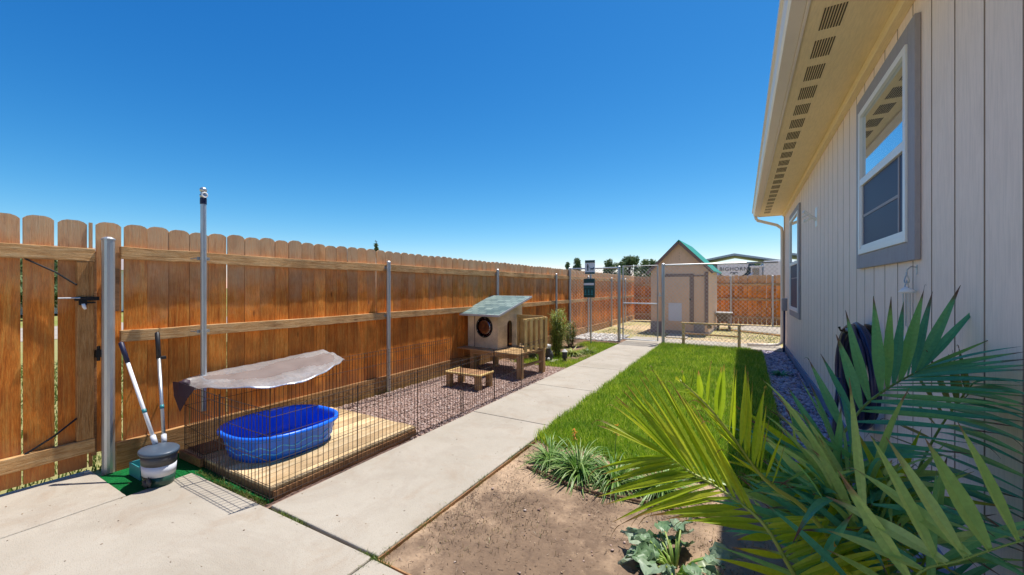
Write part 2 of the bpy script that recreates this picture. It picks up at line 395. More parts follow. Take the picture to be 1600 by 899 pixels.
M_clump = leaf_mat('clump_blade', [(0,(.04,.13,.015)),(.5,(.14,.28,.04)),(1,(.42,.52,.20))], trans=.3)
M_cab = leaf_mat('cabbage_leaf', [(0,(.10,.22,.08)),(.4,(.22,.32,.19)),(.75,(.38,.44,.34)),(1,(.26,.44,.04))], trans=.25)
M_bush = leaf_mat('bush_leaf', [(0,(.08,.17,.03)),(.5,(.32,.40,.07)),(1,(.62,.58,.20))], trans=.3)
M_weed = leaf_mat('weed_leaf', [(0,(.05,.12,.02)),(.5,(.16,.24,.04)),(1,(.36,.32,.12))], trans=.3)
M_tree = leaf_mat('tree_leaf', [(0,(.05,.09,.03)),(.5,(.12,.18,.06)),(1,(.25,.31,.13))], trans=.25)
M_orange = leaf_mat('orange_petal', [(0,(.75,.25,.02)),(1,(.85,.45,.06))], trans=.3)
M_stem = paint_mat('palm_stem', (.16,.26,.05), .45, .3)
M_stemy = paint_mat('yellow_palm_stem', (.34,.38,.06), .45, .2)
M_bark = paint_mat('bark', (.12,.085,.06), .9, .5, .5)
M_twig = paint_mat('twig', (.16,.09,.05), .9, .4, .2)
# turf mat
def turf():
    m = NM('green_turf_mat'); v = m.coord(); n = m.noise(v, 150, 3, .8); n2 = m.noise(v, 6, 3, .6)
    c = m.ramp(n, [(.3, (.0,.05,.012)), (.6, (.01,.19,.045)), (.8, (.05,.38,.12))]); c = m.mix(.5, c, m.ramp(n2, [(.3,.6),(.7,1.2)]), 'MULTIPLY')
    m.bump(n, 1, .01); return m.done(c, .9, 0, .1)
M_turf = turf()
def shingle():
    m = NM('green_shingle'); v = m.coord()
    b = m.N('ShaderNodeTexBrick'); m.L(v, b.inputs['Vector']); b.offset = .5; b.inputs['Scale'].default_value = 1
    b.inputs['Brick Width'].default_value = .17; b.inputs['Row Height'].default_value = .095; b.inputs['Mortar Size'].default_value = .006
    b.inputs['Color1'].default_value = (.06,.11,.10,1); b.inputs['Color2'].default_value = (.24,.31,.265,1); b.inputs['Mortar'].default_value = (.03,.06,.08,1)
    n = m.noise(v, 200, 3, .7); c = m.mix(.5, b.outputs[0], m.ramp(n, [(.3,.5),(.7,1.4)]), 'MULTIPLY')
    c = m.mix(.12, c, (.35,.45,.5)); m.bump(m.math('ADD', n, b.outputs[1]), .5, .006); return m.done(c, .85, 0, .2)
M_shingle = shingle()
def tarp():
    m = NM('silver_tarp'); v = m.coord(); n = m.noise(v, 7, 4, .6, .8); n2 = m.noise(m.coord((14,30,20)), 1, 5, .7, 1.2)
    vo = m.N('ShaderNodeTexVoronoi', feature='DISTANCE_TO_EDGE'); vo.inputs['Scale'].default_value = 9; m.L(v, vo.inputs['Vector'])
    c = m.ramp(n2, [(.3, (.55,.56,.58)), (.7, (.86,.87,.88))])
    m.bump(m.math('ADD', n2, m.math('MULTIPLY', vo.outputs[0], -.8)), .3, .008)
    return m.done(c, .34, .8, .5)
M_tarp = tarp()
M_tarp2 = paint_mat('taupe_tarp_fabric', (.20,.155,.14), .7, .3, .3)
M_flap = paint_mat('plum_flap_fabric', (.045,.022,.035), .6, .3, .2)

# ------------------------------------------------------------------ ground structure
def sheet(name, x0, y0, x1, y1, z, mat, n=(1,1), amp=0, edge=None):
    nx, ny = n; xs = np.linspace(x0, x1, nx+1); ys = np.linspace(y0, y1, ny+1)
    X, Yg = np.meshgrid(xs, ys); Z = np.full_like(X, z)
    if amp: Z = Z + amp * (np.sin(X*5.1+Yg*2.3)*.4 + np.sin(X*11.7-Yg*8.1)*.3 + rng.normal(0, .35, X.shape))
    V = np.stack([X.ravel(), Yg.ravel(), Z.ravel()], 1); idx = np.arange((nx+1)*(ny+1)).reshape(ny+1, nx+1)
    F = np.stack([idx[:-1,:-1].ravel(), idx[:-1,1:].ravel(), idx[1:,1:].ravel(), idx[1:,:-1].ravel()], 1)
    return npmesh(name, V, F, mat, smooth=amp > 0)
def st(o): o['kind'] = 'structure'; return o
st(sheet('ground', -900, -300, 900, 1500, -.075, M_far))
st(sheet('back_yard', -4.40, 12.3, 9, 24, -.035, M_yard, (80, 70), .006))
st(sheet('dirt_bed', -1.75, 1.4, .95, 3.75, -.028, M_dirt, (90, 140), .006))
st(sheet('gravel_bed', -4.45, 1.5, -2.84, 7.1, -.034, M_gravbase, (60, 160), .006))
st(sheet('rock_strip', .38, 3.7, 1.0, 11.4, -.03, M_gravbase, (20, 120), .006))
st(sheet('lawn_soil', -1.75, 3.70, .42, 11.35, -.032, M_mulch, (20, 60), .004))
st(sheet('side_lawn_soil', -4.42, 7.1, -2.82, 12.3, -.032, M_mulch, (30, 90), .005))
def slab(mb, poly, z0=-.09, z1=0):
    mb.prism(poly, z1 - z0, Matrix.Translation((0,0,z0)))
# patio slabs, lengthened out of view behind the camera to add bounce light
mb = MB(); slab(mb, [(-4.70,-9),(-3.86,-9),(-3.845,1.128),(-4.66,1.136)])
st(mb.build('patio_slab', M_conc, bevel=.010))
mb = MB(); slab(mb, [(-3.846,-9),(-1.795,-9),(-1.777,1.548),(-3.86,1.530),(-3.835,1.122)])
st(mb.build('patio_slab', M_conc, bevel=.010))
mb = MB(); slab(mb, [(-1.782,-9),(.9,-9),(.9,1.50),(-1.765,1.540)])
st(mb.build('patio_slab', M_conc, bevel=.010))
# walk: slabs with joints
mb = MB(); ys = [1.562, 3.975, 5.6, 7.25, 8.9, 10.5, 12.55]
for a, b in zip(ys[:-1], ys[1:]):
    xl = lambda y: -2.805 - .0 * y; xr = lambda y: -1.755 - .006 * (y - 1.5)
    slab(mb, [(xl(a), a+.005), (xr(a), a+.005), (xr(b), b-.005), (xl(b), b-.005)], z1=0)
slab(mb, [(-2.0+.2,11.32),(.93,11.36),(.93,12.40),(-1.815,12.50)], z1=-.002)
st(mb.build('path', M_conc, bevel=.009))
mb = MB(); slab(mb, [(-1.95,12.9),(-1.35,12.9),(-1.4,14.0),(-2.0,14.0)], z1=-.005); slab(mb, [(-1.25,12.9),(-1.2,12.95),(-1.2,13.0),(-1.26,13)], z1=-.006)
st(mb.build('shed_step_paving', M_conc, bevel=.01))
mb = MB(); slab(mb, [(-.25,16.6),(3.5,13.6),(6,17.5),(.3,18.4)], z1=-.004)
st(mb.build('far_paving', M_conc, bevel=.01))
mb = MB(); mb.beam((-.6,16.35,-.02),(3.6,13.2,-.02),.08,.07); st(mb.build('far_paving_kerb', M_railx, bevel=.01))
mb = MB(); mb.box((-24,-40,-.07),(-18,80,-.062)); st(mb.build('outer_road', M_conc))
mb = MB(); slab(mb, [(-4.45,1.14),(-3.83,1.13),(-3.83,1.53),(-2.9,1.60),(-2.9,2.0),(-4.45,2.0)], z0=-.09, z1=-.012)
st(mb.build('turf_mat', M_turf))

# ------------------------------------------------------------------ gravel stones and lawn blades
_ico_v = None
def stones(name, n, region, s0, s1, mat, z=-.03, flat=.6):
    t = (1+5**.5)/2
    iv = np.array([(-1,t,0),(1,t,0),(-1,-t,0),(1,-t,0),(0,-1,t),(0,1,t),(0,-1,-t),(0,1,-t),(t,0,-1),(t,0,1),(-t,0,-1),(-t,0,1)])/1.9
    ifc = np.array([(0,11,5),(0,5,1),(0,1,7),(0,7,10),(0,10,11),(1,5,9),(5,11,4),(11,10,2),(10,7,6),(7,1,8),(3,9,4),(3,4,2),(3,2,6),(3,6,8),(3,8,9),(4,9,5),(2,4,11),(6,2,10),(8,6,7),(9,8,1)])
    P = region(n); n = len(P)
    s = rng.uniform(s0, s1, n) * rng.choice([.7,1,1,1.3], n)
    V = iv[None] * (1 + rng.uniform(-.25,.25,(n,12,1))) * s[:,None,None] * rng.uniform(.6,1.2,(n,1,3))
    V[:,:,2] *= flat; a = rng.uniform(0, 6.28, n); ca, sa = np.cos(a)[:,None], np.sin(a)[:,None]
    X = V[:,:,0]*ca - V[:,:,1]*sa; Y = V[:,:,0]*sa + V[:,:,1]*ca
    V = np.stack([X + P[:,0:1], Y + P[:,1:2], V[:,:,2] + z + s[:,None]*.25], 2)
    F = (ifc[None] + (np.arange(n)*12)[:,None,None]).reshape(-1,3)
    o = npmesh(name, V.reshape(-1,3), F, mat); o['kind'] = 'stuff'; return o
def rect(x0, y0, x1, y1, pw=1.0):
    def f(n):
        return np.stack([rng.uniform(x0, x1, n), y0 + (y1-y0)*rng.uniform(0,1,n)**pw], 1)
    return f
def cat(*fs):
    def f(n): return np.concatenate([g(int(n*w)) for g, w in fs])
    return f
stones('gravel', 26000, cat((rect(-4.45,3.0,-2.845,7.1), 1.0), (rect(-4.45,1.8,-4.28,3.1), .05)), .008, .017, M_gravel, -.034)
stones('violet_rocks', 5200, rect(.41,2.4,.925,11.35,1.2), .012, .03, M_blue_rock, -.032)
stones('white_rocks', 900, cat((rect(-4.4,11.2,-3.0,12.9), 1)), .02, .05, M_white_rock, -.032)
stones('dirt_clods', 1500, rect(-1.70,1.6,.4,3.4), .002, .006, pebble('dirt_clod', [(0,(.16,.11,.075)),(.5,(.30,.205,.135)),(1,(.44,.32,.22))]), -.029, .5)
stones('dirt_pebbles', 350, rect(-1.72,.9,.4,3.5), .003, .009, M_gravel, -.026)
stones('yard_pebbles', 1500, rect(-4.2,12.5,2,18), .006, .016, M_gravel, -.034)

def blades(name, P, h0, h1, w, mat, lean=.5, z=-.03, segs=2):
    n = len(P); h = rng.uniform(h0, h1, n); a = rng.uniform(0, 6.283, n); b = rng.uniform(0, 6.283, n)
    ln = rng.uniform(.1, 1, n) * lean; dx, dy = np.cos(a)*ln*h, np.sin(a)*ln*h; sx, sy = np.cos(b)*w/2, np.sin(b)*w/2
    zz = np.full(n, z); B = []
    for t, wf in ((0,1),(.55,.8),(1,.08)):
        cx = P[:,0] + dx*t*t; cy = P[:,1] + dy*t*t; cz = zz + h*(t - .28*ln*t*t)
        B.append(np.stack([cx - sx*wf, cy - sy*wf, cz], 1)); B.append(np.stack([cx + sx*wf, cy + sy*wf, cz], 1))
    V = np.stack(B, 1); F0 = np.array([(0,1,3,2),(2,3,5,4)])
    F = (F0[None] + (np.arange(n)*6)[:,None,None]).reshape(-1,4)
    return npmesh(name, V.reshape(-1,3), F, mat)
def lawn_pts(n):
    y = 3.45 + 7.85 * rng.uniform(0,1,n)**1.5; x = rng.uniform(-1.80, .46, n)
    xr = .36 + .03*(y-3.5) * .5 ; edge = 3.62 - .12*(x+1.75) + .05*np.sin(x*9) + rng.normal(0,.04,n)
    lf = -1.765 - .006*(y-1.5) + .02*np.sin(y*7) + rng.normal(0,.012,n)
    rcorner = ~((y > 10.95) & (x > .30 - (y-10.95)*.2))
    k = (y > edge) & (x > lf) & (x < xr) & rcorner
    return np.stack([x[k], y[k]], 1)
o = blades('grass', lawn_pts(120000), .055, .12, .007, M_grass, .55); o['kind'] = 'stuff'
def side_pts(n):
    x = rng.uniform(-4.35, -2.80, n); y = rng.uniform(7.05, 10.7, n)
    k = (np.sin(x*3.1+y*1.7)+np.sin(x*7-y*2.9)*.6 + rng.normal(0,.4,n) + (x+3.4)*1.2 > -.35)
    return np.stack([x[k], y[k]], 1)
o = blades('side_grass', side_pts(26000), .04, .08, .006, M_grass, .6); o['kind'] = 'stuff'
yp = rect(-4.2,12.6,4,22)(26000); k = (np.sin(yp[:,0]*1.3+yp[:,1]*.9)+np.sin(yp[:,1]*2.4) + rng.normal(0,.6,len(yp)) - np.abs(yp[:,1]-13.6)*.25 + (yp[:,0] > -1)*.7 > .3)
o = blades('yard_grass', yp[k], .03, .06, .008, M_weed, .7); o['kind'] = 'stuff'
# bark and twig litter lying on the dirt
lp = np.stack([rng.uniform(-1.72, .35, 26000), rng.uniform(1.45, 3.5, 26000)], 1)
k = (np.sin(lp[:,0]*3.3+2.2)+np.sin(lp[:,1]*4.1-lp[:,0]*2.4+.5)*.9 + np.sin(lp[:,0]*11+lp[:,1]*9)*.5 + rng.normal(0,.55,26000) - np.maximum(0, lp[:,0]+.7)*1.6 - np.maximum(0, lp[:,1]-2.6)*.9 > .55) | (rng.uniform(0,1,26000) < .05)
lp = lp[k]; n_ = len(lp); a_ = rng.uniform(0,6.28,n_); l_ = rng.uniform(.002,.012,n_); w_ = rng.uniform(.0006,.0018,n_); h_ = -.024 + rng.uniform(0,.009,n_); tl = rng.normal(0,.25,n_)*l_
dx_, dy_ = np.cos(a_)*l_, np.sin(a_)*l_; sx_, sy_ = -np.sin(a_)*w_, np.cos(a_)*w_
V = np.stack([np.stack([lp[:,0]-dx_-sx_, lp[:,1]-dy_-sy_, h_-tl],1), np.stack([lp[:,0]+dx_-sx_, lp[:,1]+dy_-sy_, h_+tl],1), np.stack([lp[:,0]+dx_+sx_, lp[:,1]+dy_+sy_, h_+tl],1), np.stack([lp[:,0]-dx_+sx_, lp[:,1]-dy_+sy_, h_-tl],1)],1)
npmesh('bark_litter', V.reshape(-1,3), np.arange(n_*4).reshape(-1,4), pebble('bark_litter', [(0,(.05,.03,.02)),(.6,(.14,.085,.055)),(.9,(.25,.17,.11)),(1,(.45,.36,.26))]))['kind'] = 'stuff'
# dry leaf crumbs blown onto the slabs
M_crumb = pebble('leaf_crumb', [(0,(.10,.06,.035)),(.6,(.22,.14,.08)),(1,(.35,.25,.14))])
stones('leaf_crumbs', 260, cat((rect(-2.78,1.6,-1.78,10.5), .6), (rect(-4.4,.3,-.4,1.5), .4)), .002, .006, M_crumb, .0, .35)
# sparse dead grass and sprouts in the dirt
dp = np.stack([rng.uniform(-1.72, .4, 5200), rng.uniform(1.3, 3.5, 5200)], 1)
k = np.sin(dp[:,0]*4+1)+np.sin(dp[:,1]*5.3-dp[:,0]*2)+rng.normal(0,.5,5200) > .9
M_dead = leaf_mat('dead_blade', [(0,(.12,.08,.04)),(.6,(.28,.2,.11)),(1,(.2,.24,.07))], trans=.2)
o = blades('dead_grass', dp[k], .012, .04, .004, M_dead, 1.6, -.028); o['kind'] = 'stuff'
ep = []
for _ in range(900):
    s = random.random()
    if s < .55: y = random.choice([1.6, 2.0, 2.6, 3.1, 3.4]) + random.gauss(0,.12); ep.append((-1.752 + random.gauss(0,.012), y))
    else: x = random.choice([-2.62,-2.45,-1.8,-1.72]) + random.gauss(0,.05); ep.append((x, 1.548 + random.gauss(0,.008)))
o = blades('joint_weeds', np.array(ep), .015, .045, .004, M_weed, 1.0, -.02); o['kind'] = 'stuff'
ep = np.array([(random.uniform(-3.85,-2.87), 1.565 + random.gauss(0,.012)) for _ in range(700)])
o = blades('edge_weeds', ep, .02, .05, .004, M_weed, .9, -.02); o['kind'] = 'stuff'
ep = np.array([(random.uniform(-12.5,-4.75), random.uniform(-1,6)) for _ in range(30000)])
o = blades('outer_grass', ep, .03, .09, .012, M_weed, .8, -.075); o['kind'] = 'stuff'

# ------------------------------------------------------------------ timber fences
def picket(mb, P, a, w, z0, z1, th=.016):
    """P base point on the face line, a = direction along the fence, facing = a x up"""
    a = Vector(a).normalized(); nrm = Vector((a.y, -a.x, 0)); yaw = random.gauss(0, .012); a2 = (a + nrm*yaw).normalized(); n2 = Vector((a2.y, -a2.x, 0))
    cup = random.uniform(-.0022, .0030); c = w*.19; lean = random.gauss(0, .0018)
    cols = [0, .12, .3, .5, .7, .88, 1]; fr = []; bk = []
    def top(s): 
        d = min(s, 1-s)*w; return z1 - max(0, c - d)*.95
    for s in cols:
        off = cup * (1 - (2*s-1)**2)
        p = P + a2*(s*w); pf = p + n2*off; pb = p - n2*th
        fr.append([(pf.x + (z-z0)*lean*a.x, pf.y + (z-z0)*lean*a.y, z) for z in (z0, top(s))])
        bk.append([(pb.x + (z-z0)*lean*a.x, pb.y + (z-z0)*lean*a.y, z) for z in (z0, top(s))])
    vs = []; k = len(cols)
    for A in (fr, bk):
        for pr in A: vs += pr
    fs = []
    for i in range(k-1):
        fs.append((2*i, 2*i+2, 2*i+3, 2*i+1)); b = 2*k; fs.append((b+2*i, b+2*i+1, b+2*i+3, b+2*i+2))
        fs.append((2*i+1, 2*i+3, b+2*i+3, b+2*i+1)); fs.append((2*i, b+2*i, b+2*i+2, 2*i+2))
    b = 2*k; fs.append((0,1,b+1,b)); fs.append((2*k-2, b+2*k-2, b+2*k-1, 2*k-1))
    mb.add(vs, fs)
def fx(y): return -4.545 + .0115*y           # centre line of the steel posts
def pipe(name, p, z1, r, mat, parent, z0=-.05, cap=.012):
    mb = MB(); mb.lathe([(r,z0),(r,z1),(r*1.12,z1+.001),(r*1.12,z1+cap),(r*.6,z1+cap*2.2),(0,z1+cap*2.4)], (p[0],p[1],0), 14)
    return mb.build(name, mat, parent, smooth=False)
fence = thing('timber_fence', 'long cedar picket fence with dog ear tops and steel posts left of the path', 'fence', (fx(1.2), 1.2, 0))
mb = MB(); y = 1.165; a = Vector((.0115,1,0)).normalized()
while y < 24.6:
    w = random.uniform(.150, .160); picket(mb, Vector((fx(y)-.077, y, 0)), a, w, .14, 2.045 + random.gauss(0,.006)); y += w + random.choice([.003,.005,.007,.011,.004])
mb.build('picket_panel', M_picket, fence)
py = [1.215, 4.215, 7.22, 10.27, 12.9, 15.6, 17.7, 19.7, 22.0, 24.4]
mb = MB(); 
for z0, z1 in ((1.745,1.850),(1.035,1.135)):
    seams = [1.30, 1.885, 4.215, 7.22, 10.27, 13.0, 15.6, 19.7, 24.6]
    for i in range(len(seams)-1):
        dz = random.gauss(0, .004) if i else 0
        r_ = MB(); y0, y1 = seams[i]+.002, seams[i+1]-.002
        n = max(2, int((y1-y0)/.3)); vs = []; fs = []
        for j in range(n+1):
            y = y0 + (y1-y0)*j/n; o_ = random.gauss(0,.0012); x = fx(y)-.036
            sag = .006*math.sin(math.pi*j/n)
            vs += [(x-.038,y,z0+dz-sag),(x+o_,y,z0+dz-sag),(x+o_,y,z1+dz-sag),(x-.038,y,z1+dz-sag)]
        for j in range(n):
            for q in range(4): fs.append((j*4+q, j*4+(q+1) % 4, (j+1)*4+(q+1) % 4, (j+1)*4+q))
        fs += [(3,2,1,0), tuple(n*4+q for q in range(4))]
        r_.add(vs, fs); r_.build('rail', M_rail, fence, bevel=.004)
mb = MB()
for i in range(len(py)-1):
    y0, y1 = py[i]+.06, py[i+1]+.055
    mb.add([(fx(y0)-.072,y0,-.08),(fx(y0)-.035,y0,-.08),(fx(y1)-.035,y1,-.08),(fx(y1)-.072,y1,-.08),
            (fx(y0)-.072,y0,.19),(fx(y0)-.035,y0,.185),(fx(y1)-.035,y1,.19),(fx(y1)-.072,y1,.19)],
           [(0,3,2,1),(4,5,6,7),(0,1,5,4),(1,2,6,5),(2,3,7,6),(3,0,4,7)])
mb.build('kick_board', M_kick, fence, bevel=.004)
for i, y in enumerate(py):
    r = .040 if i == 0 else .030
    p = pipe('post', (fx(y), y), 1.89 if i == 0 else 1.865, r, M_galv, fence)
    if i:
        for z in (1.79, 1.085):
            b = MB(); b.box((fx(y)-.034, y-.05, z-.02), (fx(y)-.030, y+.05, z+.02)); b.tube([(fx(y)-.03,y-.045,z),(fx(y)-.0,y-.045,z)],.006,6); b.lathe([(r*1.09,z-.018),(r*1.09,z+.018)], (fx(y),y,0), 14); b.build('bracket', M_galv, p)
# blocking beside the latch post
mb = MB(); mb.box((-4.63,1.13,.12),(-4.60,1.165,1.80)); mb.box((-4.60,1.262,1.30),(-4.585,1.30,1.66)); mb.build('post_backing', M_stain, fence, bevel=.003)

# gate in the timber fence
gate = thing('timber_gate', 'cedar gate with dog ear boards and a drop latch at the left frame edge', 'gate', (-4.60, .6, 0))
mb = MB(); y = 1.112
for w in (.158,.155,.158,.156,.158,.157,.158,.155):
    picket(mb, Vector((-4.622, y-w, 0)), (0.02,1,0), w, .035, 2.045 + random.gauss(0,.004)); y -= w + random.choice([.011,.015,.018])
mb.build('gate_boards', M_picket, gate)
mb = MB(); mb.box((-4.6215,1.122,.035),(-4.606,1.142,2.03)); mb.build('gate_boards', M_picket, gate)
mb = MB(); mb.beam((-4.595,-.35,1.775),(-4.595,1.150,1.765),.040,.105); mb.build('gate_rail', M_rail, gate, bevel=.005)
mb = MB(); mb.beam((-4.595,-.35,.20),(-4.595,1.150,.215),.040,.110); mb.build('gate_rail', M_rail, gate, bevel=.005)
mb = MB(); mb.box((-4.615,1.045,.272),(-4.577,1.145,1.711)); mb.build('gate_stile', M_stile, gate, bevel=.005)
mb = MB(); mb.tube([(-4.585,.78,1.715),(-4.58,.93,1.62),(-4.578,1.045,1.52)],.007,6); mb.build('brace_rod', M_black, gate); mb = MB(); mb.tube([(-4.585,.78,.265),(-4.58,.93,.36),(-4.578,1.045,.46)],.007,6); mb.build('brace_rod', M_black, gate)
mb = MB(); mb.box((-4.577,1.03,1.395),(-4.560,1.17,1.425)); mb.box((-4.577,1.055,1.36),(-4.562,1.10,1.395)); mb.box((-4.577,1.06,1.372),(-4.565,1.15,1.383)); lt = mb.build('latch', M_black, gate, bevel=.002)
mb = MB(); mb.tube([(-4.562,.94,1.417),(-4.562,1.06,1.417)],.006,8); mb.build('latch_bolt', M_galv, lt)
mb = MB(); mb.tube([(-4.555,1.075,1.37),(-4.553,1.08,1.345),(-4.55,1.088,1.325)],[.010,.012,.008],8); mb.build('latch_pull', M_bone, lt, smooth=True)
mb = MB(); mb.box((-4.60,1.148,.93),(-4.545,1.185,.99)); mb.tube([(-4.56,1.165,.90),(-4.56,1.165,1.02)],.011,8); mb.build('hinge', M_black, gate)

# far fence
ff = thing('timber_fence', 'sunlit orange picket fence across the end of the yard beside the tan shed', 'fence', (-1, 18.9, 0))
mb = MB(); x = 6.0; q = Vector((-1, .02, 0)).normalized()
while x > -4.2:
    w = random.uniform(.150,.160); picket(mb, Vector((x, 18.9 - .02*x, 0)), q, w, .0, 2.0 + random.gauss(0,.008)); x -= w + .008
# faces toward -Y: picket() front is a x up
mb.build('picket_panel', M_picket, ff)
for z in (1.62, 1.02, .28):
    mb = MB(); mb.box((-4.2, 18.835-.02, z-.05), (6.0, 18.873-.02, z+.04)); mb.build('rail', M_railx, ff, bevel=.004)
for x in (-3.4,-.3,1.15,3.4): pipe('post', (x, 18.76), 1.95, .03, M_galv, ff)

# flag pole pipe
fp = thing('wall_pole', 'tall galvanised pipe with ball top strapped to the fence above the pen', 'pole', (-4.42, 1.845, .3))
mb = MB(); mb.tube([(-4.42,1.845,.33),(-4.42,1.842,2.40)],.024,14); mb.build('pipe', M_galv, fp, smooth=False)
mb = MB(); mb.lathe([(.027,2.29),(.027,2.345),(.024,2.35),(.024,2.36)], (-4.42,1.842,0), 16); mb.build('blue_band', M_grip, fp)
mb = MB(); mb.lathe([(.026,2.355),(.029,2.365),(.029,2.38),(.016,2.388),(.016,2.40)], (-4.42,1.842,0), 16); mb.blob((-4.42,1.842,2.425),.030,.030,.028,16,10); mb.build('ball_cap', M_galv, fp, smooth=True)
mb = MB()
for k in range(14):
    a0 = k*6.283/13
mb.tube([(-4.392+.0*k,1.842+.022*math.cos(t),2.375+.022*math.sin(t)) for t in [i*.5236 for i in range(13)]], .006, 6); mb.build('rope_ring', M_bone, fp)
for z in (1.775, 1.085):
    mb = MB(); mb.lathe([(.028,z-.016),(.028,z+.016)], (-4.42,1.843,0), 14); mb.beam((-4.448,1.80,z),(-4.448,1.905,z),.004,.03); mb.tube([(-4.46,1.887,z),(-4.41,1.887,z)],.006,6); mb.tube([(-4.447,1.79,z),(-4.54,1.79,z)],.006,6)
    mb.build('clamp', M_galv, fp)

# ------------------------------------------------------------------ chain-link
def link_mesh(mb, p, q, z0, z1, d=.100, r=.0026):
    p = Vector(p); q = Vector(q); L = (q-p).length; dr = (q-p)/L; H = z1-z0; nrm = Vector((dr.y,-dr.x,0))
    for sgn in (1,-1):
        s = -H
        while s < L + H:
            # line: x = s + sgn*t (t=z-z0)
            if sgn > 0: t0 = max(0, -s); t1 = min(H, L - s); x0, x1 = s+t0, s+t1
            else: t0 = max(0, s - L); t1 = min(H, s); x0, x1 = s-t0, s-t1
            if t1 > t0 + .01:
                A = p + dr*x0 + Vector((0,0,z0+t0)) + nrm*(.002*sgn); B = p + dr*x1 + Vector((0,0,z0+t1)) + nrm*(.002*sgn)
                mb.tube([A, B], r, 4, cap=False)
            s += d
def clfence(label, p, q, z1, postends=(True, True)):
    f = thing('chain_link_fence', label, 'fence', (p[0], p[1], 0))
    mb = MB(); link_mesh(mb, (p[0],p[1],0), (q[0],q[1],0), .04, z1-.01); mb.build('mesh', M_galvd, f)
    mb = MB(); mb.tube([(p[0],p[1],z1),(q[0],q[1],z1)],.021,10); mb.build('top_rail', M_galv, f)
    if postends[0]: pipe('post', p, z1+.02, .042, M_galv, f)
    if postends[1]: pipe('post', q, z1+.02, .042, M_galv, f)
    return f
clfence('chain link panel beside the dog waste station, from the timber fence to the gate', (-4.46,11.36), (-2.95,11.3), 2.06)
clfence('chain link panel in front of the shed, from the gate to the house corner', (-1.77,11.3), (.80,11.3), 2.10, (True, False))
cg = thing('chain_link_gate', 'closed chain link gate across the concrete path', 'gate', (-2.83,11.3,0))
mb = MB(); mb.tube([(-2.84,11.3,.06),(-2.84,11.3,2.10),(-1.91,11.3,2.10),(-1.91,11.3,.06),(-2.84,11.3,.06)],.019,8); mb.build('gate_frame', M_galv, cg)
mb = MB(); mb.tube([(-2.84,11.3,1.06),(-1.91,11.3,1.06)],.017,8); mb.build('mid_bar', M_galv, cg)
mb = MB(); link_mesh(mb, (-2.84,11.285,0), (-1.91,11.285,0), .07, 2.09); mb.build('mesh', M_galvd, cg)
mb = MB(); mb.tube([(-1.93,11.3,1.28),(-1.76,11.3,1.28)],.012,6); mb.box((-1.87,11.27,1.25),(-1.84,11.33,1.36)); mb.build('latch', M_galv, cg)
for z in (.35,1.75):
    mb = MB(); mb.tube([(-2.95,11.3,z),(-2.84,11.3,z)],.014,6); mb.lathe([(.028,z-.02),(.028,z+.02)],(-2.84,11.3,0),10); mb.build('hinge', M_galv, cg)

# ------------------------------------------------------------------ house (local frame: x = distance past the wall plane, y along the wall)
HT = .0055
house = thing('house', 'tan sided house with grooved panels, wide eave and two windows on the right', 'house', (.915, 0, 0), rz=-math.atan(HT), local=True)
YE = 11.95; YS = -3.0; SZ = 3.33; WZ = 3.25
mb = MB(); prof = []; y = 2.53 - .28*20; gw = .015
ys_ = []
while y < YE - .1: ys_.append(y); y += .28
pts = [(0, YS)]
for y in ys_:
    if y - gw/2 > YS: pts += [(0,y-gw/2),(.016,y-gw/2+.001),(.016,y+gw/2-.001),(0,y+gw/2)]
pts.append((0,YE)); n = len(pts)
vs = [(x,y,.10) for x,y in pts] + [(x,y,SZ) for x,y in pts]
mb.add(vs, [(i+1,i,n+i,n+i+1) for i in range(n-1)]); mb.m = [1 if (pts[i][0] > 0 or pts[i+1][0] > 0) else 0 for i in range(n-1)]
mb.add([(0,YE,.10),(5,YE,.10),(5,YE,SZ),(0,YE,SZ),(5,YS,.10),(5,YS,SZ),(0,YS,.1),(0,YS,SZ)], [(0,3,2,1),(1,2,5,4),(4,5,7,6)])
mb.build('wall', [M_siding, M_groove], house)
mb = MB(); mb.box((-.022,YS,-.1),(5,YE+.0,.098)); mb.build('foundation', M_found, house, bevel=.008)
mb = MB(); mb.box((-.020,YE-.09,.10),(-.001,YE+.02,SZ-.002)); mb.build('corner_trim', M_corner, house, bevel=.003)
mb = MB(); mb.box((-.055,YS,WZ),(-.001,YE-.092,SZ-.002)); mb.build('frieze_board', M_soffit, house, bevel=.003)
EX = -.535
sof = MB(); sof.box((EX,YS,SZ),(-.0,YE+.12,SZ+.02)); sofo = sof.build('soffit', M_soffit, house)
y = 3.28 - .405*12
first = None
while y < YE - .2:
    if first is None:
        mb = MB()
        for k in range(8):
            x = -.445 + k*.016; mb.box((x, 0, SZ-.0035), (x+.0075, .265, SZ-.0005))
        first = mb.build('soffit_vent', M_slit, sofo); first.location = (0,y,0)
    else:
        c = first.copy(); COL.objects.link(c); c.parent = sofo; c.location = (0,y,0)
    y += .405
mb = MB(); mb.box((EX-.022,YS,SZ-.02),(EX-.002,YE+.14,SZ+.17)); mb.box((EX,YE+.121,SZ-.02),(0,YE+.14,SZ+.17)); mb.build('fascia', M_gutter, house, bevel=.003)
mb = MB(); g0 = EX-.024; gp = [(g0,.15),(g0,.0),(g0-.085,.0),(g0-.10,.02),(g0-.115,.085),(g0-.135,.10),(g0-.135,.142),(g0-.125,.142),(g0-.125,.108),(g0-.105,.095),(g0-.09,.03),(g0-.08,.010),(g0-.008,.010),(g0-.008,.15)]
n = len(gp); vs = [(x,YS,SZ-.01+z) for x,z in gp] + [(x,YE+.10,SZ-.01+z) for x,z in gp]
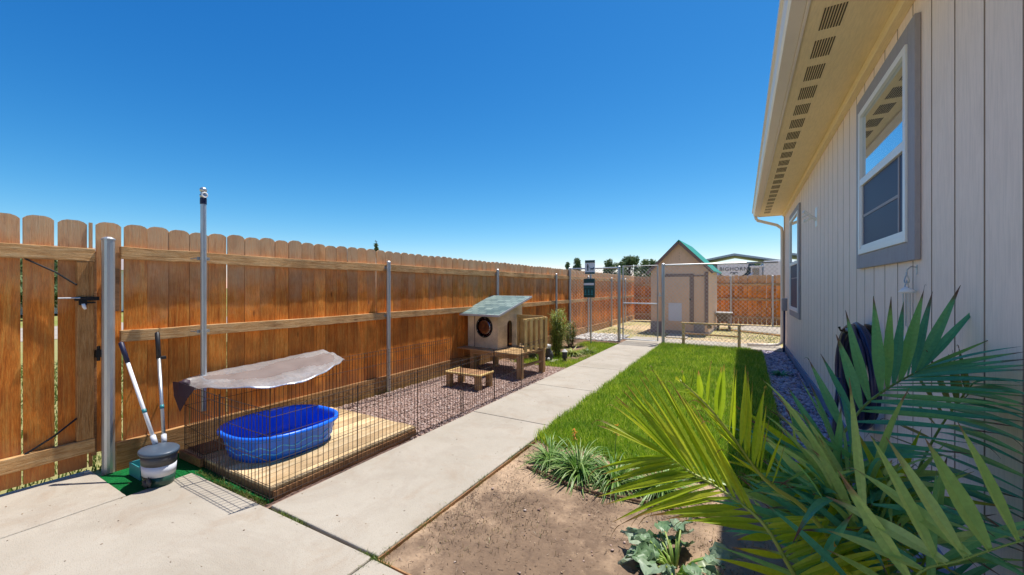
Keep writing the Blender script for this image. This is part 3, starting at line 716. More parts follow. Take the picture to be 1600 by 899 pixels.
mb.add(vs, [(i,(i+1) % n,n+(i+1) % n,n+i) for i in range(n)] ); mb.add([(g0,YE+.10,SZ-.01),(g0-.085,YE+.10,SZ-.01),(g0-.115,YE+.10,SZ+.075),(g0-.135,YE+.10,SZ+.13),(g0,YE+.10,SZ+.14)], [(0,1,2,3,4)])
mb.build('gutter', M_gutter, house)
mb = MB(); s = .33
mb.add([(EX-.05,YS,SZ+.155),(EX-.05,YE+.16,SZ+.155),(3.2,YE+.16,SZ+.155+3.2*s),(3.2,YS,SZ+.155+3.2*s),(EX-.05,YS,SZ+.19),(EX-.05,YE+.16,SZ+.19),(3.2,YE+.16,SZ+.19+3.2*s),(3.2,YS,SZ+.19+3.2*s)],
       [(0,3,2,1),(4,5,6,7),(0,1,5,4),(1,2,6,5),(2,3,7,6),(3,0,4,7)])
mb.add([(0,YE+.001,SZ),(5,YE+.001,SZ),(3.1,YE+.001,SZ+1.1)], [(0,1,2)])
mb.build('roof', M_shingle, house)
# downspout
mb = MB(); DY = YE-.02; dsx = -.055
mb.tube([(g0-.05,DY+.05,SZ+.0),(g0-.05,DY+.05,SZ-.06),(g0-.01,DY+.05,SZ-.12),(-.16,DY+.03,SZ-.27),(dsx-.01,DY,SZ-.36),(dsx,DY,SZ-.46),(dsx,DY,.20),(dsx-.02,DY,.12),(dsx-.09,DY,.075),(dsx-.20,DY-.02,.06),(-.42,DY-.04,.05),(-.80,DY-.02,.04)], .036, 10)
mb.build('downspout', M_gutter, house, smooth=True, bevel=0)
# windows
def window(y0, y1, z0, z1, tw=.115):
    w = MB(); w.box((-.030,y0,z0),(-.002,y0+tw,z1)); w.box((-.030,y1-tw,z0),(-.002,y1,z1)); w.box((-.030,y0+tw,z1-tw),(-.0025,y1-tw,z1)); w.box((-.030,y0+tw,z0),(-.0025,y1-tw,z0+tw)); W = w.build('window', M_trim, house, bevel=.003)
    a0, a1, b0, b1 = y0+tw, y1-tw, z0+tw, z1-tw; f = .045; mid = (b0+b1)/2
    w = MB()
    w.box((-.042,a0,b0),(-.012,a0+f,b1)); w.box((-.042,a1-f,b0),(-.012,a1,b1)); w.box((-.042,a0+f,b1-f),(-.0125,a1-f,b1)); w.box((-.042,a0+f,b0),(-.0125,a1-f,b0+f))
    w.box((-.039,a0+f,mid-.03),(-.013,a1-f,mid+.03)); g = .03
    w.box((-.034,a0+f,b0+f),(-.014,a0+f+g,mid-.03)); w.box((-.034,a1-f-g,b0+f),(-.014,a1-f,mid-.03)); w.box((-.034,a0+f+g,b0+f),(-.0145,a1-f-g,b0+f+g))
    w.build('frame', M_white, W, bevel=.003)
    w = MB(); w.box((-.020,a0+f+.001,mid+.03),(-.016,a1-f-.001,b1-f)); w.build('upper_pane', M_glass, W)
    w = MB(); w.box((-.020,a0+f+g,b0+f+g),(-.016,a1-f-g,mid-.03)); w.build('insect_screen', M_screen, W)
    w = MB(); w.box((-.024,a0+f+g+.10,b0+f+g),(-.0205,a0+f+g+.125,mid-.03)); w.box((-.024,a0+f+g+.125,mid-.30),(-.0205,a1-f-g,mid-.28)); w.build('inner_sash', M_trim, W)
window(3.235, 4.63, 1.665, 3.125, .118)
window(8.80, 10.45, .92, 3.03)
# meter box with conduit
mb = MB(); mb.box((-.10,11.30,.95),(-.002,11.50,1.24)); mb.build('utility_box', M_trim, house, bevel=.01)
mb = MB(); mb.tube([(-.05,11.38,.95),(-.05,11.38,.5),(-.06,11.34,.12),(-.07,11.30,-.02)],.022,8); mb.build('conduit', M_navyhose, house, smooth=True)
# white bracket
br = thing('wall_bracket', 'white forked bracket screwed high on the tan siding between the windows', 'bracket', (.90,7.05,2.5), local=True); br.scale = (1.2,1.35,1.35)
mb = MB(); mb.box((.038,-.05,-.10),(.052,.05,.10)); mb.build('base_plate', M_white, br, bevel=.003)
mb = MB(); mb.tube([(.04,0,-.03),(-.04,-.03,.03),(-.09,-.05,.06)],.017,8); mb.tube([(.0,-.02,.0),(-.08,.0,-.04)],.014,8); mb.tube([(-.04,-.03,.03),(-.10,-.05,.0)],.011,8); mb.build('arm', M_white, br)
# hanging ornament
wc = thing('hanging_chime', 'silver wind ornament on a hook under the near window corner', 'wind chime', (.905,3.30,1.60), local=True); wc.scale = (.62,.62,.75)
mb = MB(); mb.tube([(.045,0,.03),(-.0,0,.035),(-.03,-.01,.01),(-.03,-.01,-.02)],.005,6); mb.box((.040,-.012,-.03),(.048,.012,.05)); mb.build('hook', M_galv, wc)
mb = MB()
for r, c in ((.045,-.055),(.034,-.11)): mb.tube([(-.03+.2*r*math.sin(t*2), r*math.cos(t), c + r*math.sin(t)) for t in [i*.4488 for i in range(15)]], .006, 6)
mb.build('ring', M_galv, wc)
mb = MB(); mb.lathe([(0,-.005),(.05,-.002),(.065,.006),(.04,.03),(.02,.045),(0,.05)], (-.03,0,-.175), 16); mb.build('cap_disc', M_bone, wc, smooth=True)
mb = MB()
for a in range(4): mb.tube([(-.03+.025*math.cos(a*1.57),.025*math.sin(a*1.57),-.18),(-.03+.025*math.cos(a*1.57),.025*math.sin(a*1.57),-.42-.03*a)],.006,8)
mb.build('chime_tubes', M_galv, wc)
mb = MB(); mb.lathe([(.0,.06),(.02,.05),(.045,.0),(.05,-.01)], (-.03,0,-.58), 12); mb.tube([(-.03,0,-.42),(-.03,0,-.53)],.002,5); mb.build('bell', M_bone, wc, smooth=True)
# hose
hz = thing('garden_hose', 'coiled navy hose hanging on the siding behind the palm', 'hose', (.83,4.2,.80), local=True)
mb = MB()
for k in range(9):
    r = .36 + random.uniform(-.03,.03); xx = random.uniform(-.07,.06); ph = random.uniform(0,6); dz = random.uniform(-.03,.02); dy = random.uniform(-.04,.04)
    mb.tube([(xx + .015*math.sin(2*t+ph), dy + r*math.cos(t)*(1+.05*math.sin(2*t+ph)), dz + r*math.sin(t)*1.05) for t in [i*.19635 for i in range(33)]], .017, 8, cap=False)
mb.tube([(-.06,.30,-.1),(-.08,.34,-.4),(-.10,.30,-.7),(-.06,.15,-.80)],.017,8)
mb.build('coil', M_navyhose, hz, smooth=True)
mb = MB(); mb.box((.065,-.10,.20),(.09,.10,.40)); mb.tube([(.08,-.08,.33),(-.09,-.08,.34),(-.10,-.08,.37)],.01,6); mb.tube([(.08,.08,.33),(-.09,.08,.34),(-.10,.08,.37)],.01,6); mb.build('hose_hanger', M_black, hz)

# ------------------------------------------------------------------ wire pen
pen = thing('wire_pen', 'rusty wire dog pen standing along the left edge of the path', 'dog pen', (-2.87,1.6,0))
def wirepanel(p, q, z1=.64, name='wire_panel'):
    p = Vector((*p,0)); q = Vector((*q,0)); L = (q-p).length; d = (q-p)/L; mb = MB(); n = max(2, round(L/.047))
    tilt = random.gauss(0,.004)
    for i in range(n+1):
        r = .0042 if i in (0,n) else .0026; c = p + d*(L*i/n); jx = random.gauss(0,.001)
        mb.tube([c + Vector((0,0,.0)), c + Vector((tilt+jx,jx,z1 + (.015 if i in (0,n) else 0)))], r, 5, cap=False)
    nr = Vector((d.y,-d.x,0))*.003
    for z in (.012,.10,.27,.45,z1-.055,z1-.005): mb.tube([p + nr + Vector((0,0,z)), (p+q)/2 + nr + Vector((tilt*z,0,z-.003)), q + nr + Vector((0,0,z))], .0024, 5, cap=False)
    return mb.build(name, M_wire, pen)
ys_ = [1.595, 2.335, 3.08, 3.85, 4.55, 5.31, 6.09]
for i in range(6): wirepanel((-2.868 + (.008 if i > 2 else 0), ys_[i] - (.04 if i == 3 else 0)), (-2.868, ys_[i+1]))
wirepanel((-2.868,1.595), (-3.58,1.60)); wirepanel((-3.585,1.60), (-4.30,1.65))
for i in range(5): wirepanel((-4.30 + .01*i, 1.65 + .74*i), (-4.30 + .01*(i+1), 1.65 + .74*(i+1)))
# deck
dk = thing('pallet_deck', 'low pale plank platform under the blue pool', 'platform', (-3.6,2.35,0))
mb = MB(); x = -4.27
while x < -2.93:
    w = .135; mb.box((x, 1.63+random.uniform(-.004,.004), .042), (min(x+w,-2.905), 3.10+random.uniform(-.006,.006), .064)); x += w + .007
mb.build('deck_planks', M_deck, dk, bevel=.003)
mb = MB()
for y in (1.635,2.33,3.03): mb.box((-4.26,y,-.03),(-2.915,y+.04,.040))
mb.box((-2.9135,1.64,-.03),(-2.894,3.09,.038)); mb.build('deck_frame', M_stain, dk, bevel=.003)
mb = MB(); mb.box((-4.28,1.60,.0),(-3.9,1.626,.07)); mb.box((-4.27,1.66,.0645),(-3.98,2.3,.075)); mb.build('end_board', M_stain, dk, bevel=.003)

# pool
pool = thing('paddling_pool', 'bright blue plastic paddling pool inside the wire pen', 'pool', (-3.655,2.14,.064))
def sell(t, a, b, n=2.5):
    c, s = math.cos(t), math.sin(t); return (a*math.copysign(abs(c)**(2/n), c), b*math.copysign(abs(s)**(2/n), s))
def poolshell():
    prof = [(.0,.006),(.60,.006),(.80,.008),(.835,.02),(.86,.055),(.885,.11),(.905,.16),(.93,.205),(.955,.222),(.985,.226),(1.01,.220),(1.022,.205),(1.018,.192),(1.00,.186),(.955,.190),(.935,.165),(.905,.10),(.875,.04),(.86,.0),(.0,.0)]
    N = 96; vs = []; fs = []
    for k, (s_, z) in enumerate(prof):
        for j in range(N):
            t = 6.2831853*j/N; x, y = sell(t, .42, .455)
            w = 1 + (.006*math.sin(j*6.2831853*12/N) if 3 < k < 7 or 13 < k < 18 else 0)
            vs.append((-3.655 + x*s_*w, 2.14 + y*s_*w, .064 + z))
    for k in range(len(prof)-1):
        for j in range(N):
            j2 = (j+1) % N; fs.append((k*N+j, (k+1)*N+j, (k+1)*N+j2, k*N+j2))
    m_ = MB(); m_.add(vs, fs); return m_
poolshell().build('pool_shell', M_bluepool, pool, smooth=True)
for zc, ph, am in ((.065,0,.010),(.115,1.2,.014)):
    mb = MB(); pts = []
    for j in range(193):
        t = 6.2831853*j/192; x, y = sell(t, .42, .455); z = zc + am*math.sin(t*14+ph); s_ = .862 + (z-.02)/.185*.075 + .008
        pts.append((-3.655+x*s_, 2.14+y*s_, .064+z))
    mb.tube(pts, .006, 6, cap=False); mb.build('embossed_wave', M_bluepool2, pool, smooth=True)

# tarp over the pen
tp = thing('shade_tarp', 'crinkled silver tarp draped over the back of the wire pen', 'tarp', (-4.2,2.4,.64))
fe = [(-4.20,1.64),(-3.90,1.76),(-3.65,1.91),(-3.50,2.16),(-3.56,2.42),(-3.72,2.70),(-3.86,2.92),(-4.05,3.12)]
be = [(-4.44,1.70),(-4.46,1.86),(-4.47,2.05),(-4.47,2.30),(-4.47,2.52),(-4.47,2.75),(-4.46,2.95),(-4.42,3.10)]
def lerp_curve(c, t):
    f = t*(len(c)-1); i = min(int(f), len(c)-2); f -= i; return (c[i][0]*(1-f)+c[i+1][0]*f, c[i][1]*(1-f)+c[i+1][1]*f)
NT, NS = 60, 26; vs = []; fs = []; ms = []
hz_ = rng.normal(0, 1, (NS+1, NT+1))
for _ in range(2): hz_ = (hz_ + np.roll(hz_,1,0) + np.roll(hz_,1,1) + np.roll(hz_,-1,1))/4*1.35
for i in range(NS+1):
    for j in range(NT+1):
        a_ = lerp_curve(be, j/NT); b_ = lerp_curve(fe, j/NT); s_ = i/NS
        z = .665 + .010*math.sin(j*.12+1.9)*(.4+s_) + .007*math.sin(j*.62+s_*5) * s_ - .035*max(0, s_-.75)*4*.6 + .005*math.sin(s_*14+j*.12) + hz_[i,j]*.0035
        z += .07*(1-s_)*(j/NT) - .05*math.exp(-j/9)*(.3+s_) 
        vs.append((a_[0]*(1-s_)+b_[0]*s_, a_[1]*(1-s_)+b_[1]*s_, z))
for i in range(NS):
    for j in range(NT):
        fs.append((i*(NT+1)+j, i*(NT+1)+j+1, (i+1)*(NT+1)+j+1, (i+1)*(NT+1)+j))
        s_ = i/NS; band = (.22 < s_ + .08*math.sin(j*.23) < .66 - .1*math.sin(j*.11)) and 6 < j < NT-3
        ms.append(1 if band else 0)
mb = MB(); mb.add(vs, fs); mb.m = ms; mb.build('tarp_sheet', [M_tarp, M_tarp2], tp, smooth=True, solid=.003)
mb = MB(); A = (-4.40,1.60,.66); B = (-4.05,1.63,.64); C = (-4.22,1.585,.42); D_ = (-4.31,1.575,.55)
mb.add([A,(-4.27,1.60,.668),B,(-4.13,1.60,.54),C,D_,(-4.27,1.58,.57)], [(0,5,6,1),(1,6,3,2),(5,4,6),(6,4,3)]); mb.build('corner_flap', M_flap, tp, solid=.003)
mb = MB(); mb.blob((-4.27,1.64,.655),.04,.045,.03,10,6,.2); mb.build('tied_corner', M_flap, tp, smooth=True)

# scoop bin, tray and handles
bn = thing('waste_bin', 'small lidded plastic bin with white band on the green mat', 'bin', (-3.93,1.31,0))
mb = MB(); mb.lathe([(.118,-.008),(.128,.02),(.134,.075)], (-3.895,1.33,0), 32, 1.0, .72); mb.build('bin_base', M_binbase, bn, smooth=True)
mb = MB(); mb.lathe([(.1345,.076),(.141,.155)], (-3.895,1.33,0), 32, 1.0, .72); mb.build('white_band', M_binw, bn, smooth=True)
mb = MB(); mb.lathe([(.1415,.156),(.149,.235)], (-3.895,1.33,0), 32, 1.0, .72); mb.build('upper_wall', M_binb, bn, smooth=True)
mb = MB(); mb.lathe([(.155,.232),(.160,.238),(.160,.252),(.152,.258),(.09,.264),(0,.266)], (-3.895,1.33,0), 32, 1.0, .74); mb.build('lid', M_lid, bn, smooth=True)
mb = MB(); mb.blob((-3.865,1.235,.03),.05,.012,.028,8,6,.3); mb.blob((-3.815,1.24,.05),.035,.012,.03,8,6,.3); mb.build('label_print', M_stone, bn, smooth=True)
tb = thing('open_tray', 'shallow teal tray behind the lidded bin', 'tray', (-4.17,1.36,0))
mb = MB()
for a, b in (((-4.28,1.27,-.01),(-4.06,1.46,.0)),((-4.28,1.27,.0),(-4.272,1.46,.09)),((-4.068,1.27,.0),(-4.06,1.46,.09)),((-4.272,1.27,.0),(-4.068,1.278,.09)),((-4.272,1.452,.0),(-4.068,1.46,.09))): mb.box(a, b)
mb.build('tray_shell', M_teal, tb, bevel=.002)
def handle(name, label, a, b, grip, gm, pm):
    t = thing(name, label, 'scoop', tuple(a)); a = Vector(a); b = Vector(b); g = a.lerp(b, grip)
    mb = MB(); mb.tube([a, g], .013, 10); mb.build('shaft', pm, t, smooth=True)
    mb = MB(); mb.tube([g, b, b + (b-a).normalized()*.012], [.016,.018,.009], 10); mb.build('grip', gm, t, smooth=True)
    c = a.lerp(b, .30); mb = MB(); mb.tube([c, a.lerp(b,.335)], .0145, 10); mb.build('collar', M_teal, t, smooth=True)
    c = a.lerp(b, .08); mb = MB(); mb.tube([a, c], .018, 10); mb.build('ferrule', M_binw, t, smooth=True)
    return t
handle('scoop_handle', 'white scoop handle with navy grip leaning left out of the bin', (-4.02,1.35,.26), (-4.43,1.265,1.04), .80, M_grip, M_white)
h2 = handle('rake_handle', 'silver rake handle with black clip leaning upright against the fence', (-4.06,1.42,.23), (-4.43,1.50,1.10), .76, M_dkgrip, M_galv)
mb = MB(); mb.box((-4.37,1.47,.88),(-4.33,1.53,.905)); mb.build('clip', M_dkgrip, h2, bevel=.003)

# ------------------------------------------------------------------ playhouse on its deck (local frame turned 6 degrees)
ph = thing('cat_playhouse', 'small tan pet playhouse with round window and sloping green shingle roof on a raised deck', 'playhouse', (-3.17,5.84,0), rz=R(-6), local=True)
for nm, (x, y, h) in {'a':(-1.08,.06,.40),'b':(0,.0,.40),'c':(0,.70,.93),'d':(-1.0,.62,.40)}.items():
    mb = MB(); mb.box((x-.045,y-.045,-.03),(x+.045,y+.045,h-.03)); mb.build('leg', M_pine, ph, bevel=.006)
mb = MB()
y = -.06
while y < .78: mb.box((-1.38,y,.372),(.03,min(y+.14,.80),.395)); y += .147
mb.build('deck_boards', M_pinex, ph, bevel=.003)
mb = MB(); mb.box((-1.10,-.02,.30),(.0,.02,.371)); mb.box((-1.10,.66,.30),(.0,.70,.371)); mb.box((-.02,.05,.16),(.02,.65,.20)); mb.box((-1.10,.30,.27),(-.05,.34,.33)); mb.build('deck_beams', M_pinex, ph, bevel=.004)
x0, x1, y0, y1 = -1.31, -.60, .17, .94
zf, zb = 1.03, 1.26
# front wall with round hole
cx, cz, rr = -.91, .775, .185
mb = MB(); N = 32; ring = [(cx+rr*math.cos(6.2832*i/N), cz+rr*math.sin(6.2832*i/N)) for i in range(N)]
def sqp(i):
    t = 6.2832*i/N; c, s = math.cos(t), math.sin(t)
    kx = ((x1-cx) if c > 0 else (x0-cx))/c if abs(c) > 1e-6 else 1e9; kz = ((zf-cz) if s > 0 else (.396-cz))/s if abs(s) > 1e-6 else 1e9
    k = min(abs(kx), abs(kz)); return (cx+c*k, cz+s*k)
sq = [sqp(i) for i in range(N)]
for cxx, czz in ((x0,.396),(x1,.396),(x0,zf),(x1,zf)):
    i = min(range(N), key=lambda q: (sq[q][0]-cxx)**2+(sq[q][1]-czz)**2); sq[i] = (cxx,czz)
vs = [(x,y0,z) for x,z in ring] + [(x,y0,z) for x,z in sq] + [(x,y0+.018,z) for x,z in ring]
fs = [(i,(i+1) % N,N+(i+1) % N,N+i)[::-1] for i in range(N)] + [(i,2*N+i,2*N+(i+1) % N,(i+1) % N)[::-1] for i in range(N)]
mb.add(vs, fs); mb.build('front_wall', M_ply, ph)
mb = MB(); mb.tube([(cx+(rr-.005)*math.cos(t), y0-.004, cz+(rr-.005)*math.sin(t)) for t in [6.2832*i/40 for i in range(41)]], .014, 6, cap=False); fw = mb.build('porthole_window', M_black, ph, smooth=True)
mb = MB(); mb.lathe([(0,0),(.06,.018),(.12,.010),(.175,-.01)], (0,0,0), 32); mb.v = [(cx+a, y0-.002-c, cz+b) for a,b,c in mb.v]; mb.build('pane', M_porthole, fw, smooth=True)
mb = MB()
for k in range(6): mb.blob((cx+(rr-.012)*math.cos(k*1.047+.4), y0-.012, cz+(rr-.012)*math.sin(k*1.047+.4)),.008,.004,.008,6,4)
mb.build('screw', M_bone, fw)
mb = MB(); mb.box((x0+.16,y0-.004,.40),(x0+.175,y0-.0005,zf)); mb.build('panel_seam', M_shedtrim, ph)
# side wall with arched door
mb = MB(); dy0, dy1, dz = .28+.17, .28+.33, .80
dd = [(dy0,.396),(dy0,dz)] + [((dy0+dy1)/2 - .08*math.cos(t), dz+.09*math.sin(t)) for t in [math.pi*i/8 for i in range(1,8)]] + [(dy1,dz),(dy1,.396)]
outer = [(y0,.396),(y0,zf)] ; tops = len(dd)
def ztop(y): return zf + (zb-zf)*(y-y0)/(y1-y0)
vs = [(x1,y0,.396),(x1,y0,ztop(y0)),(x1,dy0,ztop(dy0)),(x1,dy0,.396)]; fs = [(0,3,2,1)]
mb.add(vs, fs); mb.add([(x1,dy1,.396),(x1,dy1,ztop(dy1)),(x1,y1,ztop(y1)),(x1,y1,.396)], [(0,3,2,1)])
arch = dd[1:-1]
for i in range(len(arch)-1):
    (ya,za),(yb,zb_) = arch[i], arch[i+1]
    if abs(yb-ya) > 1e-6: mb.add([(x1,ya,za),(x1,ya,ztop(ya)),(x1,yb,ztop(yb)),(x1,yb,zb_)], [(0,3,2,1)])
mb.box((x0,y1-.018,.396),(x1-.001,y1,zb-.002)); mb.add([(x0,y0,.396),(x0,y1,.396),(x0,y1,zb),(x0,y0,zf)], [(0,1,2,3)])
mb.build('side_wall', M_ply, ph, solid=.004)
mb = MB(); mb.box((x1-.10,dy0-.02,.40),(x1-.09,dy1+.02,.95)); mb.build('arched_door', M_maroon, ph)
mb = MB(); sl_ = (zb-zf)/(y1-y0); ra, rb = y0-.14, y1+.16
def rz_(y): return zf + .004 + sl_*(y-y0)
mb.add([(x0-.17,ra,rz_(ra)),(x1+.12,ra,rz_(ra)),(x1+.12,rb,rz_(rb)),(x0-.17,rb,rz_(rb)),(x0-.17,ra,rz_(ra)+.022),(x1+.12,ra,rz_(ra)+.022),(x1+.12,rb,rz_(rb)+.022),(x0-.17,rb,rz_(rb)+.022)],
       [(0,3,2,1),(4,5,6,7),(0,1,5,4),(1,2,6,5),(2,3,7,6),(3,0,4,7)]); rf = mb.build('roof', M_shingle, ph)
mb = MB(); mb.beam((x0-.175,ra-.006,rz_(ra)+.008),(x1+.125,ra-.006,rz_(ra)+.008),.008,.035); mb.beam((x1+.126,ra,rz_(ra)+.008),(x1+.126,rb,rz_(rb)+.008),.008,.035); mb.build('roof_edging', M_greysh, rf)
# railing
mb = MB(); mb.box((.035,.02,.93),(.055,.76,.975)); mb.box((-.56,.70,.93),(.03,.72,.99)); mb.build('rail_cap', M_yel, ph, bevel=.003)
for i in range(5):
    y = .03 + i*.165; mb = MB(); mb.box((.056,y,.42),(.074,y+.08,.965)); mb.build('slat', M_yel, ph, bevel=.003)
mb = MB(); mb.box((.035,.02,.46),(.055,.76,.51)); mb.box((-.54,.68,.40),(-.50,.72,.93)); mb.box((-.55,.724,.45),(.05,.74,.93)); mb.build('rail_board', M_yel, ph, bevel=.003)
# step
sp = thing('pet_step', 'low square wooden step with yellow rim in front of the playhouse', 'step', (-3.64,5.1,0))
for x, y in ((-3.90,4.90),(-3.37,4.90),(-3.37,5.20),(-3.90,5.20)):
    mb = MB(); mb.box((x-.042,y-.042,-.03),(x+.042,y+.042,.175)); mb.build('leg', M_pine, sp, bevel=.005)
mb = MB(); mb.box((-3.94,4.87,.176),(-3.33,5.24,.195)); mb.build('step_top', M_stain, sp, bevel=.003)
mb = MB(); n = 0
def bead(a, b):
    a = Vector(a); b = Vector(b); k = int((b-a).length/.02); mb.tube([a.lerp(b, i/(k*2)) for i in range(2*k+1)], [.019 if i % 2 else .014 for i in range(2*k+1)], 8)
bead((-3.95,4.865,.195),(-3.32,4.865,.195)); bead((-3.32,4.865,.195),(-3.32,5.25,.195)); bead((-3.95,4.865,.195),(-3.95,5.25,.195)); mb.build('step_rim', M_yel, sp, smooth=True)

# statues
stt = thing('garden_statue', 'dark stone dog statue on a small slab behind the playhouse railing', 'statue', (-3.42,7.55,0))
mb = MB(); mb.box((-3.55,7.43,-.03),(-3.27,7.70,.0)); mb.build('base_slab', M_conc, stt, bevel=.006)
mb = MB(); mb.blob((-3.42,7.56,.10),.085,.10,.11,12,8,.05); mb.blob((-3.42,7.52,.19),.06,.065,.10,12,8,.05); mb.build('body', M_stone, stt, smooth=True)
mb = MB(); mb.blob((-3.42,7.49,.29),.055,.06,.05,12,8,.05); mb.blob((-3.42,7.43,.275),.028,.04,.025,8,6); mb.blob((-3.465,7.51,.29),.015,.03,.045,6,5); mb.blob((-3.375,7.51,.29),.015,.03,.045,6,5); mb.build('head', M_stonew, stt, smooth=True)
mb = MB(); mb.blob((-3.46,7.44,.04),.03,.05,.035,8,6,.1); mb.blob((-3.38,7.44,.04),.03,.05,.035,8,6,.1); mb.build('paws', M_stonew, stt, smooth=True)
st2 = thing('garden_lantern', 'small dark lantern ornament at the foot of the feathery shrub', 'lantern', (-3.10,7.62,0))
mb = MB(); mb.lathe([(.05,-.03),(.05,.0),(.03,.02),(.03,.05)], (-3.10,7.62,0), 10); mb.build('lantern_foot', M_stone, st2)
mb = MB(); mb.lathe([(.045,.05),(.055,.07),(.055,.17),(.045,.19)], (-3.10,7.62,0), 8); mb.build('lantern_body', M_stone, st2)
mb = MB(); mb.lathe([(.065,.19),(.03,.225),(.008,.24),(0,.26)], (-3.10,7.62,0), 8); mb.build('lantern_cap', M_stonew, st2)

# ------------------------------------------------------------------ leafy plants
def strip(mb, pts, wid, nrm, fold=.15, tips=None):
    """a folded leaf blade through pts with widths wid"""
    k = len(pts); vs = []; fs = []
    for i, p in enumerate(pts):
        t = (pts[min(i+1,k-1)] - pts[max(i-1,0)]).normalized(); s_ = t.cross(nrm)
        s_ = s_.normalized() if s_.length > 1e-4 else t.orthogonal(); up = s_.cross(t)
        w = wid[i]/2; vs += [p - s_*w, p - up*(w*fold), p + s_*w]
    for i in range(k-1):
        a = i*3; fs += [(a,a+1,a+4,a+3),(a+1,a+2,a+5,a+4)]
    mb.add(vs, fs)
    if tips is not None:
        for i in range(k): tips += [i/(k-1)]*3
def leaf_curve(A, B, bow, n=9, nrm=Vector((0,0,1))):
    A = Vector(A); B = Vector(B); L = (B-A).length
    return [A.lerp(B, i/(n-1)) + nrm*(bow*L*4*(i/(n-1))*(1-i/(n-1))) for i in range(n)]
def wprof(w, n=9, base=.30, peak=.38):
    o = []
    for i in range(n):
        t = i/(n-1)
        o.append(w*((base + (1-base)*math.sin(min(1,t/peak)*math.pi/2)) if t < peak else max(.04, (1-((t-peak)/(1-peak))**1.35))))
    return o
def set_tip(o, tips):
    a = o.data.attributes.new('tip', 'FLOAT', 'POINT'); a.data.foreach_set('value', tips)
def clump(name, label, cat_, P, n, L, w, mat, group=None, fl=0):
    t = thing(name, label, cat_, (P[0],P[1],-.03), group); mb = MB()
    for _ in range(n):
        a = random.uniform(0,6.28); l = random.uniform(.55,1.1)*L; el = random.uniform(.45,1.35); d = Vector((math.cos(a),math.sin(a),0)); A = Vector((P[0],P[1],-.03)) + d*random.uniform(0,.05)
        pts = []; p = A.copy(); e = el
        for i in range(8): pts.append(p.copy()); p = p + (d*math.cos(e) + Vector((0,0,math.sin(e))))*(l/7); e -= random.uniform(.12,.42)
        pts = [Vector((q.x,q.y,max(q.z,-.022))) for q in pts]
        strip(mb, pts, wprof(w*random.uniform(.7,1.2), 8, .7, .3), Vector((0,0,1)) + d*.2, .25)
    mb.build('leaves', mat, t)
    for _ in range(fl):
        a = random.uniform(0,6.28); h = random.uniform(.28,.40); mb = MB(); top = Vector((P[0]+.06*math.cos(a), P[1]+.06*math.sin(a), h))
        mb.tube([(P[0],P[1],0),(P[0]+.02*math.cos(a),P[1]+.02*math.sin(a),h*.6),top],.003,5); stm = mb.build('flower_stem', M_stem, t)
        mb = MB()
        for _ in range(26):
            d = Vector((random.gauss(0,1),random.gauss(0,1),random.gauss(0,.7))).normalized(); c = top + Vector((0,0,random.uniform(-.06,.02)))
            strip(mb, leaf_curve(c, c+d*.028, .1, 4), [.004,.011,.009,.002], Vector((0,0,1)))
        mb.build('flower_head', M_orange, stm)
    return t
clump('strap_plant', 'leafy clump nearest the concrete path at the lawn edge', 'plant', (-1.42,3.17), 130, .34, .014, M_clump, 'strap leaf plants along the lawn edge')
clump('strap_plant', 'large leafy clump with a red orange flower spike at the lawn edge', 'plant', (-1.13,3.10), 200, .40, .014, M_clump, 'strap leaf plants along the lawn edge', 1)
clump('strap_plant', 'leafy clump with an orange flower head partly behind the palm tips', 'plant', (-.85,3.12), 190, .38, .014, M_clump, 'strap leaf plants along the lawn edge', 1)
clump('strap_plant', 'dense leafy clump seen through the bright palm fronds', 'plant', (-.50,3.15), 160, .36, .014, M_clump, 'strap leaf plants along the lawn edge')
clump('weed', 'low spreading weed growing in the violet rocks by the wall', 'weed', (.62,8.3), 60, .22, .03, M_palmB)
clump('weed', 'leafy low plant beside the side lawn near the statue', 'plant', (-3.25,8.5), 110, .34, .028, M_bush)
clump('weed', 'light green plant between the shrub and the sign post', 'plant', (-3.05,8.9), 100, .28, .03, M_weed)
def fshrub(name, label, P, H, W, n, mat, ll=.06, lw=.02, droop=0):
    t = thing(name, label, 'shrub', (P[0],P[1],-.03)); mb = MB(); ms = MB()
    for k in range(12):
        a = random.uniform(0,6.28); b = Vector((P[0]+.03*math.cos(a),P[1]+.03*math.sin(a),-.03)); tp_ = Vector((P[0]+W*.7*random.random()*math.cos(a), P[1]+W*.7*random.random()*math.sin(a), H*random.uniform(.6,1)))
        pts = [b.lerp(tp_, i/6) + Vector((math.cos(a),math.sin(a),0))*(.10*W*math.sin(i/6*3.14)) for i in range(7)]; ms.tube(pts, [.007*(1-i/9) for i in range(7)], 5)
        for _ in range(n//12):
            f = random.uniform(.12,1); i = min(int(f*6),5); c = pts[i].lerp(pts[i+1], f*6-i); d = Vector((random.gauss(0,1),random.gauss(0,1),random.gauss(.3,.7))).normalized()
            A = c + d*random.uniform(0,W*.35); strip(mb, leaf_curve(A, A + d*ll*random.uniform(.6,1.3) - Vector((0,0,droop*ll)), .15, 4), [lw*.3,lw,lw*.7,lw*.1], Vector((0,0,1)))
    ms.build('branches', M_bark, t); mb.build('foliage', mat, t); return t
fshrub('feathery_shrub', 'upright feathery yellow green shrub beside the path behind the playhouse', (-3.50,8.15), 1.02, .25, 3400, M_bush, .09, .014)
fshrub('leafy_shrub', 'broad leaved shrub growing behind the playhouse against the fence', (-3.98,7.7), .75, .35, 700, M_weed, .13, .05, .4)
fshrub('dry_shrub', 'wispy dry shrub in front of the chain link corner', (-3.75,9.6), .62, .42, 1500, M_weed, .07, .012)
